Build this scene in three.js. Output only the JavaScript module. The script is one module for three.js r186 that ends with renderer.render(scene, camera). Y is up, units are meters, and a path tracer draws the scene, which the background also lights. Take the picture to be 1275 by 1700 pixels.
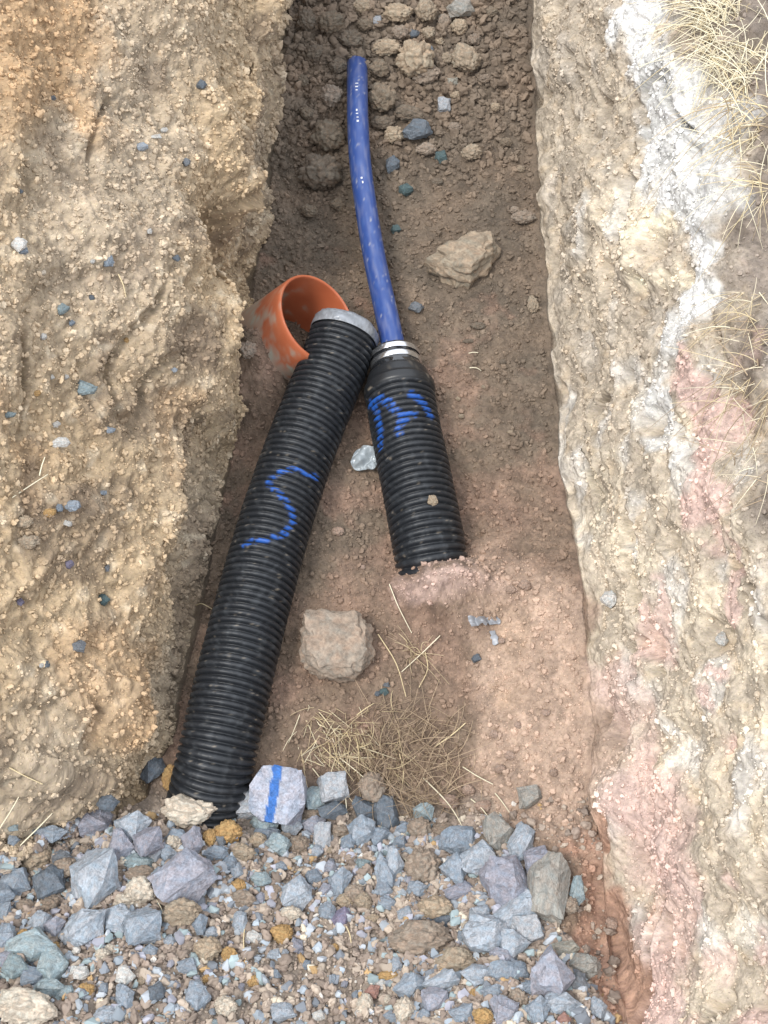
import * as THREE from 'three';
import { ImprovedNoise } from 'three/addons/math/ImprovedNoise.js';
import { ConvexGeometry } from 'three/addons/geometries/ConvexGeometry.js';
import { mergeGeometries, mergeVertices, toCreasedNormals } from 'three/addons/utils/BufferGeometryUtils.js';

// ---------------------------------------------------------------- camera, sky, sun, exposure
const W = 1275, H = 1700, EYE = 1.75, PITCH = 63 * Math.PI / 180, FOV = 45;
const scene = new THREE.Scene();
const camera = new THREE.PerspectiveCamera(FOV, W / H, 0.05, 400);
camera.position.set(0, EYE, 0);
camera.rotation.set(-PITCH, 0, 0);
camera.updateMatrixWorld(true);

const renderer = new THREE.WebGLRenderer({ antialias: true });
renderer.setSize(768, 1024);
renderer.toneMapping = THREE.LinearToneMapping;
renderer.toneMappingExposure = 1.95;
renderer.shadowMap.enabled = true;
renderer.shadowMap.type = THREE.PCFSoftShadowMap;

{ // overcast sky: thin bright cloud, a little darker and bluer toward the horizon
  const w = 128, h = 64, d = new Float32Array(w * h * 4), n = new ImprovedNoise();
  for (let j = 0; j < h; j++) for (let i = 0; i < w; i++) {
    const el = (j + 0.5) / h * Math.PI - Math.PI / 2, az = i / w * Math.PI * 2;
    const up = Math.sin(el), cx = Math.cos(az) * Math.cos(el), cz = Math.sin(az) * Math.cos(el);
    const cl = 1 + 0.12 * n.noise(cx * 3, up * 5, cz * 3) + 0.06 * n.noise(cx * 8, up * 11, cz * 8);
    let r, g, b;
    if (up >= 0) { const k = 0.72 + 0.36 * up; r = 0.93 * k * cl; g = 0.98 * k * cl; b = 1.06 * k * cl; }
    else { r = 0.20; g = 0.17; b = 0.14; }
    d.set([r, g, b, 1], (j * w + i) * 4);
  }
  const t = new THREE.DataTexture(d, w, h, THREE.RGBAFormat, THREE.FloatType);
  t.mapping = THREE.EquirectangularReflectionMapping; t.magFilter = THREE.LinearFilter; t.needsUpdate = true;
  scene.background = t; scene.environment = t;
}
const sun = new THREE.DirectionalLight(new THREE.Color().setRGB(1.0, 0.95, 0.87), 1.3);
sun.position.set(-2.3, 5.2, 0.3);
sun.target.position.set(0, 0, -0.9); scene.add(sun, sun.target);
sun.castShadow = true; sun.shadow.radius = 34; sun.shadow.mapSize.set(2048, 2048);
Object.assign(sun.shadow.camera, { left: -2.5, right: 2.5, top: 2.5, bottom: -2.5, near: 0.5, far: 14 });

// ---------------------------------------------------------------- helpers
function rng(a) { return () => { a |= 0; a = a + 0x6D2B79F5 | 0; let t = Math.imul(a ^ a >>> 15, 1 | a); t = t + Math.imul(t ^ t >>> 7, 61 | t) ^ t; return ((t ^ t >>> 14) >>> 0) / 4294967296; }; }
const PN = new ImprovedNoise(), nz = (x, y, z) => PN.noise(x, y, z);
const clamp = (v, a = 0, b = 1) => Math.min(b, Math.max(a, v));
const sst = (a, b, v) => { const t = clamp((v - a) / (b - a)); return t * t * (3 - 2 * t); };
const mix = (a, b, t) => a + (b - a) * t;
function fbm(x, y, z, o) { let s = 0, a = 0.5; for (let i = 0; i < o; i++) { s += a * nz(x, y, z); x = x * 2.03 + 17.1; y = y * 2.03 + 3.7; z = z * 2.03 + 9.2; a *= 0.5; } return s; }
function hash3(i, j, k) { let h = Math.imul(i | 0, 0x9E3779B1) + 0x7F4A7C15 | 0; h = Math.imul(h ^ h >>> 15, 0x85EBCA6B); h = Math.imul((h + (j | 0) | 0) ^ h >>> 13, 0xC2B2AE35); h = Math.imul(h ^ h >>> 16, 0x27D4EB2F); h = Math.imul((h + (k | 0) | 0) ^ h >>> 14, 0x165667B1); h = Math.imul(h ^ h >>> 15, 0x85EBCA6B); return (h ^ h >>> 16) >>> 0; }
function worley(x, y, z) { // distance to nearest feature point, 0..~1, and that cell's hash
  const xi = Math.floor(x), yi = Math.floor(y), zi = Math.floor(z); let best = 9, id = 0;
  for (let a = -1; a < 2; a++) for (let b = -1; b < 2; b++) for (let c = -1; c < 2; c++) {
    const h = hash3(xi + a, yi + b, zi + c);
    const dx = xi + a + (h & 1023) / 1023 - x, dy = yi + b + (h >>> 10 & 1023) / 1023 - y, dz = zi + c + (h >>> 20 & 1023) / 1023 - z;
    const q = dx * dx + dy * dy + dz * dz; if (q < best) { best = q; id = h; }
  }
  WID = (id >>> 4 & 255) / 255; return Math.sqrt(best);
}
let WID = 0;
function lerpTab(tab, v) { // tab: [[v, y], ...] ascending
  if (v <= tab[0][0]) return tab[0][1];
  for (let i = 1; i < tab.length; i++) if (v <= tab[i][0]) { const t = (v - tab[i - 1][0]) / (tab[i][0] - tab[i - 1][0]); return mix(tab[i - 1][1], tab[i][1], t * t * (3 - 2 * t)); }
  return tab[tab.length - 1][1];
}
const FPX = (H / 2) / Math.tan(FOV * Math.PI / 360), SP = Math.sin(PITCH), CP = Math.cos(PITCH);
// the spot at height h that a place measured in the photograph stands on
function at(px, py, h) { const a = (px - W / 2) / FPX, b = (py - H / 2) / FPX, t = (EYE - h) / (SP + b * CP); return new THREE.Vector3(a * t, h, -t * (CP - b * SP)); }
function toPhoto(x, y, z) { const d = (EYE - y) * SP - z * CP; return [W / 2 + x / d * FPX, H / 2 + ((EYE - y) * CP + z * SP) / d * FPX, d]; }
const taken = {};
function numbered(n) { const k = taken[n] = (taken[n] ?? -1) + 1; return k ? n + '_' + String(k).padStart(3, '0') : n; }
function tag(o, label, category, group, kind) { o.userData.label = label; if (category) o.userData.category = category; if (group) o.userData.group = group; if (kind) o.userData.kind = kind; return o; }
function add(o, name, parent = scene) { o.name = parent === scene ? numbered(name) : name; o.traverse(m => { m.castShadow = m.receiveShadow = true; }); parent.add(o); return o; }

// ---------------------------------------------------------------- procedural materials
function grainTexture(size, seed, fn, srgb) {
  const d = new Uint8Array(size * size * 4);
  for (let j = 0; j < size; j++) for (let i = 0; i < size; i++) { const c = fn(i / size, j / size); const o = (j * size + i) * 4; d[o] = c[0] * 255; d[o + 1] = c[1] * 255; d[o + 2] = c[2] * 255; d[o + 3] = 255; }
  const t = new THREE.DataTexture(d, size, size); t.wrapS = t.wrapT = THREE.RepeatWrapping; t.magFilter = THREE.LinearFilter; t.minFilter = THREE.LinearMipmapLinearFilter; t.generateMipmaps = true;
  if (srgb) t.colorSpace = THREE.SRGBColorSpace; t.needsUpdate = true; return t;
}
// tiling smooth noise on a wrapped lattice of f cells, -1..1
function tile(u, v, f, s) { const x = u * f, y = v * f, xi = Math.floor(x), yi = Math.floor(y), a = x - xi, b = y - yi, sa = a * a * (3 - 2 * a), sb = b * b * (3 - 2 * b), h = (i, j) => (hash3((i + f) % f, (j + f) % f, s * 131) & 65535) / 32767.5 - 1; return mix(mix(h(xi, yi), h(xi + 1, yi), sa), mix(h(xi, yi + 1), h(xi + 1, yi + 1), sa), sb); }
const rs = rng(5);
const soilMap = grainTexture(512, 1, (u, v) => {
  let k = 0.86 + 0.05 * tile(u, v, 22, 3) + 0.08 * tile(u, v, 64, 8) + 0.07 * tile(u, v, 140, 5) + 0.10 * (rs() - 0.5);
  const q = rs(); if (q < 0.012) k += 0.18; else if (q > 0.985) k -= 0.25;
  k = clamp(k); return [k, clamp(k * (0.99 + 0.02 * rs())), clamp(k * (0.97 + 0.05 * rs()))];
}, true);
const soilBump = grainTexture(512, 2, (u, v) => { const k = clamp(0.5 + 0.25 * tile(u, v, 70, 2) + 0.25 * tile(u, v, 130, 6) + 0.2 * (rs() - 0.5)); return [k, k, k]; });
for (const t of [soilMap, soilBump]) t.repeat.set(1 / 0.42, 1 / 0.42);
const stoneMap = grainTexture(256, 3, (u, v) => {
  let k = 0.87 + 0.07 * tile(u, v, 9, 31) + 0.08 * tile(u, v, 28, 12) + 0.05 * tile(u, v, 70, 7) + 0.08 * (rs() - 0.5); const q = rs(); if (q < 0.02) k += 0.14; if (q > 0.97) k -= 0.2;
  k = clamp(k); const w = 0.03 * tile(u, v, 7, 47) + 0.02 * tile(u, v, 20, 41); return [clamp(k + w), k, clamp(k - w * 0.6)];
}, true);
const stoneBump = grainTexture(256, 4, (u, v) => { const k = clamp(0.5 + 0.4 * tile(u, v, 24, 9) + 0.3 * tile(u, v, 60, 19) + 0.2 * (rs() - 0.5)); return [k, k, k]; });
for (const t of [stoneMap, stoneBump]) t.repeat.set(1 / 0.09, 1 / 0.09);
const M = {
  soil: new THREE.MeshStandardMaterial({ vertexColors: true, map: soilMap, bumpMap: soilBump, bumpScale: 0.0022, roughness: 0.96 }),
  crumb: new THREE.MeshStandardMaterial({ color: 0xffffff, roughness: 0.95 }),
};
function stoneMat(r, g, b, rough = 0.78) { return new THREE.MeshStandardMaterial({ color: new THREE.Color().setRGB(r, g, b), map: stoneMap, bumpMap: stoneBump, bumpScale: rough > 0.9 ? 0.0004 : 0.0008, roughness: rough }); }

// ---------------------------------------------------------------- the trench: one lofted skin, cut into floor, banks and gravel bed
const XB = [[-2.4, -0.175], [-2.05, -0.18], [-1.1, -0.24], [-0.8, -0.268], [-0.55, -0.30], [-0.44, -0.335], [-0.36, -0.45], [-0.24, -0.64], [0.2, -0.8]];
const HL = [[-2.4, 0.36], [-1.55, 0.31], [-1.1, 0.25], [-0.8, 0.2], [-0.55, 0.15], [-0.44, 0.09], [-0.34, 0.05], [0.2, 0.05]];
const OV = [[-2.0, 0.025], [-1.2, 0.035], [-0.8, -0.018], [-0.5, -0.045], [0, -0.06]];
const mound = at(733, 952, 0.08), hollow = new THREE.Vector3(0.285, 0, -0.25), lump2 = at(385, 430, 0.27), bankFoot = at(300, 1290, 0.03);
function gauss(x, z, cx, cz, rx, rz) { const a = (x - cx) / rx, b = (z - cz) / rz; return Math.exp(-(a * a + b * b)); }
function floorY(x, z) {
  let y = 0.012 * Math.sin(z * 5 + x * 7);
  const edge = -0.44 - 0.02 * Math.sin(x * 14);
  y += z > edge ? Math.min(0.34, 0.5 * (z - edge)) * sst(edge, edge + 0.09, z) : 0;
  y += sst(-1.5, -2.35, z) * 0.13;
  if (z < -2.3) y += sst(-2.3, -3.5, z) * 0.58;
  if (z > 0.5) y += sst(0.5, 1.8, z) * 0.36;
  y += 0.115 * gauss(x, z, mound.x + 0.008, mound.z + 0.012, 0.075, 0.05) + 0.03 * gauss(x, z, mound.x + 0.03, mound.z + 0.12, 0.13, 0.12);
  y += 0.125 * gauss(x, z, -0.215, -1.15, 0.06, 0.085);                 // earth fallen round the drain pipe
  y += (0.02 + 0.085 * sst(-1.0, -0.72, z) * sst(-0.2, -0.4, z)) * sst(0.08, 0.30, x) * sst(-1.7, -0.8, z);               // soil fallen along the right foot
  y -= 0.045 * gauss(x, z, hollow.x, hollow.z, 0.03, 0.2);
  return y;
}
const WSL = 0.35, XR = 0.285;
function section(z) { // control points [x, y] across the trench at z
  const k = sst(-2.5, -3.5, z) + sst(0.6, 1.8, z);                   // both ends run up to ground level
  const xb = lerpTab(XB, z), fl = floorY(xb, z), fr = floorY(XR, z);
  const hl = Math.max(lerpTab(HL, z), fl + 0.012), xl = xb + lerpTab(OV, z) - Math.max(0, hl - lerpTab(HL, z)) * 0.8;
  const xs = xl - (0.66 - hl) / 1.12;
  const up = y => mix(y, 0.72, clamp(k));
  return [[-2.2, 0.72], [Math.min(-1.15, xs - 0.3), 0.72], [xs, up(0.66)], [mix(xs, xl, 0.55), up(mix(0.66, hl, 0.5))], [xl, up(hl)], [xb - 0.03, up(mix(fl, hl, 0.45))], [xb, up(fl)],
    [0, up(floorY(0, z))], [XR + 0.08 * fr + 0.012 * nz(z * 6, 3, 2) + 0.006 * nz(z * 21, 8, 2), up(fr)], [XR + WSL * 0.24 - 0.012, up(Math.max(0.24, fr + 0.1))], [XR + WSL * 0.44, up(Math.max(0.44, fr + 0.2))], [0.60, up(Math.max(0.54, fr + 0.22))], [1.15, 0.72], [2.2, 0.72]];
}
const SEG = [14, 50, 110, 110, 68, 48, 92, 92, 92, 92, 44, 30, 14];   // columns per span
const NC = SEG.reduce((a, b) => a + b, 0) + 1;
const zs = [];
for (let z = 1.8; z > 0.12; z -= Math.max(0.02, (z - 0.1) * 0.18)) zs.push(z);
for (let z = 0.12; z > -2.35; z -= 0.0034) zs.push(z);
for (let z = -2.35; z > -3.6; z -= Math.max(0.006, (-2.3 - z) * 0.16)) zs.push(z);
zs.push(-3.6);
const NR = zs.length;
const P = new Float32Array(NR * NC * 3), UV = new Float32Array(NR * NC * 2), COL = new Float32Array(NR * NC * 3), ZONE = new Uint8Array(NC);
{ let c = 0; SEG.forEach((n, s) => { for (let i = 0; i < n; i++) ZONE[c++] = s < 6 ? 0 : s < 8 ? 1 : 2; }); ZONE[NC - 1] = 2; }
{
  const bx = new Float32Array(NC), by = new Float32Array(NC), tx = new Float32Array(NC), ty = new Float32Array(NC);
  for (let r = 0; r < NR; r++) {
    const z = zs[r], cp = section(z); let c = 0;
    for (let s = 0; s < SEG.length; s++) for (let i = 0; i < SEG[s]; i++, c++) {
      const t = i / SEG[s]; bx[c] = mix(cp[s][0], cp[s + 1][0], t); by[c] = mix(cp[s][1], cp[s + 1][1], t);
      if (s === 6 || s === 7) by[c] = mix(floorY(bx[c], z), 0.72, clamp(sst(-2.5, -3.5, z) + sst(0.6, 1.8, z)));
    }
    bx[c] = cp[SEG.length][0]; by[c] = cp[SEG.length][1];
    for (let p = 0; p < 14; p++) { for (let i = 1; i < NC - 1; i++) { tx[i] = (bx[i - 1] + 2 * bx[i] + bx[i + 1]) / 4; ty[i] = (by[i - 1] + 2 * by[i] + by[i + 1]) / 4; } for (let i = 1; i < NC - 1; i++) { bx[i] = tx[i]; by[i] = ty[i]; } }
    for (let i = 0; i < NC; i++) { const u = ZONE[i] === 0 ? (by[i] - bx[i]) * 0.75 : ZONE[i] === 1 ? bx[i] : by[i] + 0.6 * bx[i]; const o = r * NC + i; P[o * 3] = bx[i]; P[o * 3 + 1] = by[i]; P[o * 3 + 2] = z; UV[o * 2] = u; UV[o * 2 + 1] = -z; }
  }
}
const idx = new Uint32Array((NR - 1) * (NC - 1) * 6);
{ let k = 0; for (let r = 0; r < NR - 1; r++) for (let c = 0; c < NC - 1; c++) { const a = r * NC + c, b = a + 1, d = a + NC, e = d + 1; idx[k++] = a; idx[k++] = b; idx[k++] = d; idx[k++] = b; idx[k++] = e; idx[k++] = d; } }
const whole = new THREE.BufferGeometry();
whole.setAttribute('position', new THREE.BufferAttribute(P, 3)); whole.setIndex(new THREE.BufferAttribute(idx, 1)); whole.computeVertexNormals();
const N0 = whole.attributes.normal.array.slice();
// soil colours, linear
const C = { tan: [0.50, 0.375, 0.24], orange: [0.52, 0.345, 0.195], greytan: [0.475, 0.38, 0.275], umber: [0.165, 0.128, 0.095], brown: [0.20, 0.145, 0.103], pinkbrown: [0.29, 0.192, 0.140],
  pink: [0.69, 0.50, 0.435], red: [0.46, 0.285, 0.205], chalk: [0.78, 0.765, 0.74], buff: [0.63, 0.535, 0.42], wallgrey: [0.50, 0.42, 0.33], cream: [0.74, 0.64, 0.49], topsoil: [0.20, 0.16, 0.135], grit: [0.29, 0.235, 0.19], fallen: [0.46, 0.33, 0.25] };
const mixc = (a, b, t) => [mix(a[0], b[0], t), mix(a[1], b[1], t), mix(a[2], b[2], t)];
// patches of differently coloured earth: [x, y, z, radius along z, radius across, colour, strength]
const wallAt = (px, py) => { const a = (px - W / 2) / FPX, b = (py - H / 2) / FPX, dy = SP + b * CP, t = (XR + WSL * EYE) / (a + WSL * dy); return new THREE.Vector3(a * t, EYE - dy * t, -t * (CP - b * SP)); };
const bankAt = (px, py) => { const a = (px - W / 2) / FPX, b = (py - H / 2) / FPX, dy = SP + b * CP; let t = 1.0; for (; t < 2.4; t += 0.004) { const x = a * t, y = EYE - dy * t, z = -t * (CP - b * SP), xl = lerpTab(XB, z) + lerpTab(OV, z), hl = lerpTab(HL, z); if (y < Math.min(0.66, hl + (xl - x) * 1.12)) break; } return new THREE.Vector3(a * t, EYE - dy * t, -t * (CP - b * SP)); };
const flatAt = (px, py, h = 0.02) => at(px, py, h);
const patches = [
  [wallAt(1065, 40), 0.18, 0.06, C.chalk, 1.0], [wallAt(1105, 190), 0.18, 0.075, C.chalk, 1.1], [wallAt(1140, 330), 0.16, 0.065, C.chalk, 1.1], [wallAt(1170, 230), 0.16, 0.06, C.chalk, 0.8], [wallAt(1165, 450), 0.10, 0.035, C.chalk, 0.9], [wallAt(1145, 560), 0.1, 0.045, C.chalk, 0.8], [wallAt(1105, 680), 0.09, 0.03, C.chalk, 0.8], [wallAt(1060, 900), 0.07, 0.03, C.chalk, 0.6],
  [wallAt(1085, 390), 0.08, 0.035, C.cream, 1.0], [wallAt(1110, 420), 0.07, 0.02, C.cream, 1.0], [wallAt(1000, 800), 0.12, 0.03, C.cream, 0.8], [wallAt(1020, 880), 0.08, 0.03, C.cream, 0.7],
  [wallAt(1165, 690), 0.11, 0.045, C.pink, 1.1], [wallAt(1185, 790), 0.11, 0.045, C.pink, 1.1], [wallAt(1150, 860), 0.08, 0.04, C.pink, 1.0], [wallAt(1235, 560), 0.05, 0.03, C.pink, 0.6], [wallAt(1235, 400), 0.06, 0.02, C.pink, 0.5],
  [wallAt(1090, 990), 0.05, 0.03, C.pink, 0.8], [wallAt(1205, 950), 0.05, 0.02, C.pink, 0.9], [wallAt(1095, 1080), 0.06, 0.05, C.pink, 0.8], [wallAt(1180, 1070), 0.03, 0.02, C.pink, 0.8], [wallAt(1060, 1180), 0.08, 0.05, C.pink, 0.6], [wallAt(1190, 1170), 0.04, 0.025, C.pink, 0.8],
  [wallAt(1090, 1330), 0.12, 0.09, C.pink, 0.9], [wallAt(1130, 1480), 0.11, 0.08, C.pink, 0.8], [wallAt(1100, 1640), 0.09, 0.08, C.pink, 1.0], [wallAt(1010, 1200), 0.12, 0.07, C.pink, 0.6], [wallAt(1250, 1500), 0.04, 0.02, C.pink, 0.8], [wallAt(1260, 1600), 0.05, 0.03, C.pink, 0.9], [wallAt(1180, 1670), 0.05, 0.04, C.pink, 0.7],
  [new THREE.Vector3(0.285, 0.07, -0.33), 0.12, 0.045, C.red, 1.3], [new THREE.Vector3(0.29, 0.12, -0.2), 0.12, 0.05, C.red, 1.3], [new THREE.Vector3(0.285, 0.04, -0.46), 0.08, 0.035, C.red, 1.0], [new THREE.Vector3(0.30, 0.16, -0.08), 0.10, 0.05, C.red, 1.0], [wallAt(945, 1080), 0.09, 0.03, C.red, 0.8], [wallAt(938, 980), 0.06, 0.02, C.red, 0.6], [flatAt(860, 1090, 0.04), 0.06, 0.045, C.orange, 0.55],
  [flatAt(742, 965, 0.09), 0.06, 0.08, C.pink, 0.6], [flatAt(850, 1010, 0.06), 0.12, 0.09, C.fallen, 0.7], [flatAt(890, 1230, 0.07), 0.17, 0.11, C.fallen, 1.0], [flatAt(850, 1320, 0.05), 0.08, 0.07, C.fallen, 0.8], [flatAt(930, 1100, 0.1), 0.16, 0.05, C.fallen, 0.9],
  [bankAt(60, 60), 0.16, 0.12, C.orange, 0.9], [bankAt(140, 170), 0.08, 0.06, C.orange, 0.8], [bankAt(190, 1110), 0.10, 0.08, C.orange, 0.55], [bankAt(30, 760), 0.06, 0.06, C.orange, 0.5], [bankAt(250, 1180), 0.10, 0.05, C.orange, 0.4], [bankAt(310, 700), 0.06, 0.04, C.orange, 0.35],
  [bankAt(230, 230), 0.12, 0.10, C.greytan, 0.8], [bankAt(120, 400), 0.14, 0.10, C.greytan, 0.4], [bankAt(150, 900), 0.07, 0.06, C.brown, 0.5], [bankAt(60, 830), 0.05, 0.05, C.brown, 0.5], [bankAt(320, 560), 0.05, 0.04, C.brown, 0.5],
];
const wallMarks = [[wallAt(1043, 315), [0.012, 0.045], -0.06], [wallAt(1095, 415), [0.022, 0.022], -0.045], [wallAt(985, 235), [0.012, 0.025], -0.035], [wallAt(1075, 400), [0.03, 0.05], 0.03], [wallAt(1010, 330), [0.05, 0.09], 0.02], [wallAt(962, 1090), [0.010, 0.07], -0.05], [wallAt(1075, 1440), [0.03, 0.05], -0.05], [wallAt(1050, 1330), [0.05, 0.05], 0.025], [wallAt(1190, 1060), [0.018, 0.03], -0.035], [wallAt(1190, 900), [0.02, 0.05], -0.035], [wallAt(1050, 690), [0.02, 0.02], 0.02], [wallAt(1130, 180), [0.03, 0.1], 0.02], [wallAt(1230, 300), [0.03, 0.06], -0.03], [wallAt(1230, 700), [0.03, 0.08], -0.04]];
function warp(v, f, s) { return nz(v[0] * f + s, v[1] * f - s, v[2] * f + 2 * s); }
const cavity = bankAt(408, 392), lump = bankAt(432, 310);
for (let r = 0; r < NR; r++) for (let c = 0; c < NC; c++) {
  const o = r * NC + c, x = P[o * 3], y = P[o * 3 + 1], z = P[o * 3 + 2], nx = N0[o * 3], ny = N0[o * 3 + 1], nzz = N0[o * 3 + 2], zone = ZONE[c];
  const edgeFade = sst(2.2, 1.5, Math.abs(x)) * sst(-3.6, -3.2, z) * sst(1.8, 1.4, z);
  const grv = sst(-0.47, -0.40, z + 0.02 * nz(x * 20, z * 20, 1)) * (zone === 1 ? 1 : zone === 0 ? sst(0.12, 0.02, y - floorY(x, z)) : 0);
  // ---- relief
  let d = 0, wid = 0.5, w1 = 0, fine;
  if (zone === 2 && x > 0.2) { // cut face with scrape marks along the trench
    const top = sst(0.40, 0.47, y);
    d += 0.055 * fbm(x * 5, y * 5, z * 5, 3) + 0.004 * nz(x * 2, y * 30, z * 6) * (1 - top);
    w1 = worley(x * 13, y * 13, z * 12); d += 0.024 * (0.5 - w1);
    w1 = worley(x * 34, y * 34, z * 28); wid = WID; d += 0.013 * (0.55 - w1) * (0.2 + 0.8 * sst(-0.2, 0.25, nz(x * 9, y * 9, z * 9)));
    d += 0.016 * fbm(x * 30, y * 34, z * 28, 4);
    const crack = Math.abs(nz(x * 5 + 3, y * 6, z * 5)); d -= 0.035 * sst(0.06, 0.0, crack) * sst(0.05, 0.3, nz(x * 3, y * 5, z * 3 + 4));
    const pit = worley(x * 11 + 5, y * 11, z * 8); d -= 0.036 * sst(0.28, 0.08, pit); const pit2 = worley(x * 27 + 9, y * 27, z * 22); d -= 0.014 * sst(0.28, 0.10, pit2);
    for (const [q, rr, am] of wallMarks) { const e = ((x - q.x) ** 2 + (y - q.y) ** 2) / (rr[0] * rr[0]) + (z - q.z) ** 2 / (rr[1] * rr[1]); if (e < 6) d += am * Math.exp(-e); }
    fine = worley(x * 95, y * 95, z * 95);
    d += 0.0062 * (0.5 - fine) + 0.010 * nz(x * 3, y * 42, z * 5) * sst(0.0, 0.3, nz(x * 4, y * 4, z * 4 + 20)) + top * 0.02 * fbm(x * 22, y * 22, z * 22, 3);
  } else if (zone === 0) { // crumbling bank
    d += 0.085 * fbm(x * 4.6 + 2, y * 4.6, z * 4.6, 2) + 0.030 * fbm(x * 13, y * 13, z * 13, 3);
    const rdg = Math.abs(nz(x * 7, y * 7, z * 5 + 3)); d -= 0.022 * sst(0.07, 0.0, rdg) * sst(0.0, 0.3, nz(x * 5 + 7, y * 5, z * 5));
    w1 = worley(x * 12, y * 12, z * 12); wid = WID; d += 0.030 * (0.5 - w1);
    const w2 = worley(x * 48, y * 48, z * 48); wid = 0.5 * wid + 0.5 * WID; d += 0.009 * (0.5 - w2);
    fine = worley(x * 105, y * 105, z * 105); d += 0.007 * (0.5 - fine) + 0.016 * fbm(x * 40, y * 40, z * 40, 3) + 0.007 * fbm(x * 115, y * 115, z * 115, 2);
    d -= 0.13 * Math.exp(-((x - cavity.x) ** 2 + (y - cavity.y) ** 2 + (z - cavity.z) ** 2) / 0.0032);
    d += 0.035 * Math.exp(-((x - lump.x) ** 2 + (y - lump.y) ** 2 + (z - lump.z) ** 2) / 0.004);
    d += 0.03 * Math.exp(-((x - lump2.x) ** 2 + (y - lump2.y) ** 2 + (z - lump2.z) ** 2) / 0.003);
  } else {
    const far = sst(-1.45, -1.8, z);
    d += 0.018 * fbm(x * 6, 1, z * 6, 3);
    w1 = worley(x * 30, 3, z * 30); wid = WID; d += (0.006 + 0.010 * far + 0.010 * grv) * (0.5 - w1);
    const w2 = worley(x * 60, 7, z * 60); d += (0.0045 + 0.006 * far) * (0.5 - w2);
    fine = worley(x * 120, 4, z * 120); d += 0.005 * (0.5 - fine) + 0.006 * fbm(x * 50, 2, z * 50, 2);
  }
  d *= edgeFade * 0.85 * (zone === 2 ? mix(0.75, 1, sst(0.01, 0.11, y - floorY(XR, z))) : 1);
  const notch = zone === 0 ? 0.125 * Math.exp(-(((z + 1.235) / 0.05) ** 2) - ((x + 0.20) / 0.09) ** 2 - ((y - 0.17) / 0.11) ** 2) : 0;   // earth fallen out under the lip
  // ---- what earth it is
  let col; const v = [x, y, z], big = warp(v, 4, 1.3), mid = warp(v, 13, 4.1), sm = warp(v, 42, 7.7);
  if (zone === 0) { col = mixc(C.tan, C.greytan, clamp(0.5 + big * 1.4)); col = mixc(col, C.brown, 0.5 * sst(0.08, 0.40, mid)); col = mixc(col, C.cream, 0.35 * sst(0.25, 0.5, sm)); }
  else if (zone === 1) { const t = sst(-0.10, 0.14, -0.98 - z + 0.75 * big + 0.35 * mid + 0.2 * sm); /* darker umber toward the far end, in blotches, then solid */ col = mixc(C.pinkbrown, C.umber, t); col = mixc(col, C.brown, clamp(0.5 + mid * 1.5) * 0.7); col = mixc(col, C.brown, 0.5 * sst(-0.05, 0.05, z + 0.58 + 0.25 * mid + 0.2 * big) * sst(0.12, 0.06, x + 0.1 * mid)); col = mixc(col, C.grit, grv * sst(0.20, 0.16, x - (z + 0.40) * 0.42 + 0.05 * mid)); }
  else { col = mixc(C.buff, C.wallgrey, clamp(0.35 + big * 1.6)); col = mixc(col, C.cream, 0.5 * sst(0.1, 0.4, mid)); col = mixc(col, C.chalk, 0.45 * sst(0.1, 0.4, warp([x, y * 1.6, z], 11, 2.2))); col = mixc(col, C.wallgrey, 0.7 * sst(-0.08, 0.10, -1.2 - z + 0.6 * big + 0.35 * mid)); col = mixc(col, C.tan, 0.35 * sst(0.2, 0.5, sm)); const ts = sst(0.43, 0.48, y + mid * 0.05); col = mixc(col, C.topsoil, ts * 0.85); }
  const wx = x + 0.05 * warp(v, 14, 11) + 0.014 * warp(v, 50, 3), wy = y + 0.05 * warp(v, 14, 23) + 0.014 * warp(v, 50, 5), wz = z + 0.09 * warp(v, 11, 37) + 0.016 * warp(v, 50, 9);
  for (const [p, rz, rx, pc, st] of patches) { const a = (wz - p.z) / (rz * 0.8); if (a > 1.7 || a < -1.7) continue; const b = Math.hypot(wx - p.x, wy - p.y) / rx; const q = a * a + b * b; if (q < 2.6) col = mixc(col, pc, clamp(st * sst(1.5, 0.45, q))); }
  const k = 1 + 0.24 * (wid - 0.5) + 0.16 * sm + 0.10 * mid;
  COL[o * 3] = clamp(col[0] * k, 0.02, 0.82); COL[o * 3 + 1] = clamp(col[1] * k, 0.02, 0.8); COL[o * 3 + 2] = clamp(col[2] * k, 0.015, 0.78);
  P[o * 3] = x + nx * d - notch; P[o * 3 + 1] = y + ny * d; P[o * 3 + 2] = z + nzz * d;
}
whole.attributes.position.needsUpdate = true; whole.computeVertexNormals();
const NN = whole.attributes.normal.array;
const inGravel = (x, z, j = 0) => x < 0.155 + (z + 0.40) * 0.42 + 0.014 * nz(z * 25, 3, 1) + j && z > -0.40 - 0.03 * nz(x * 9, 5, 2) - 0.015 * nz(x * 40, 2, 2);
const gravelRow = zs.findIndex(z => z < -0.43);
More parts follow.
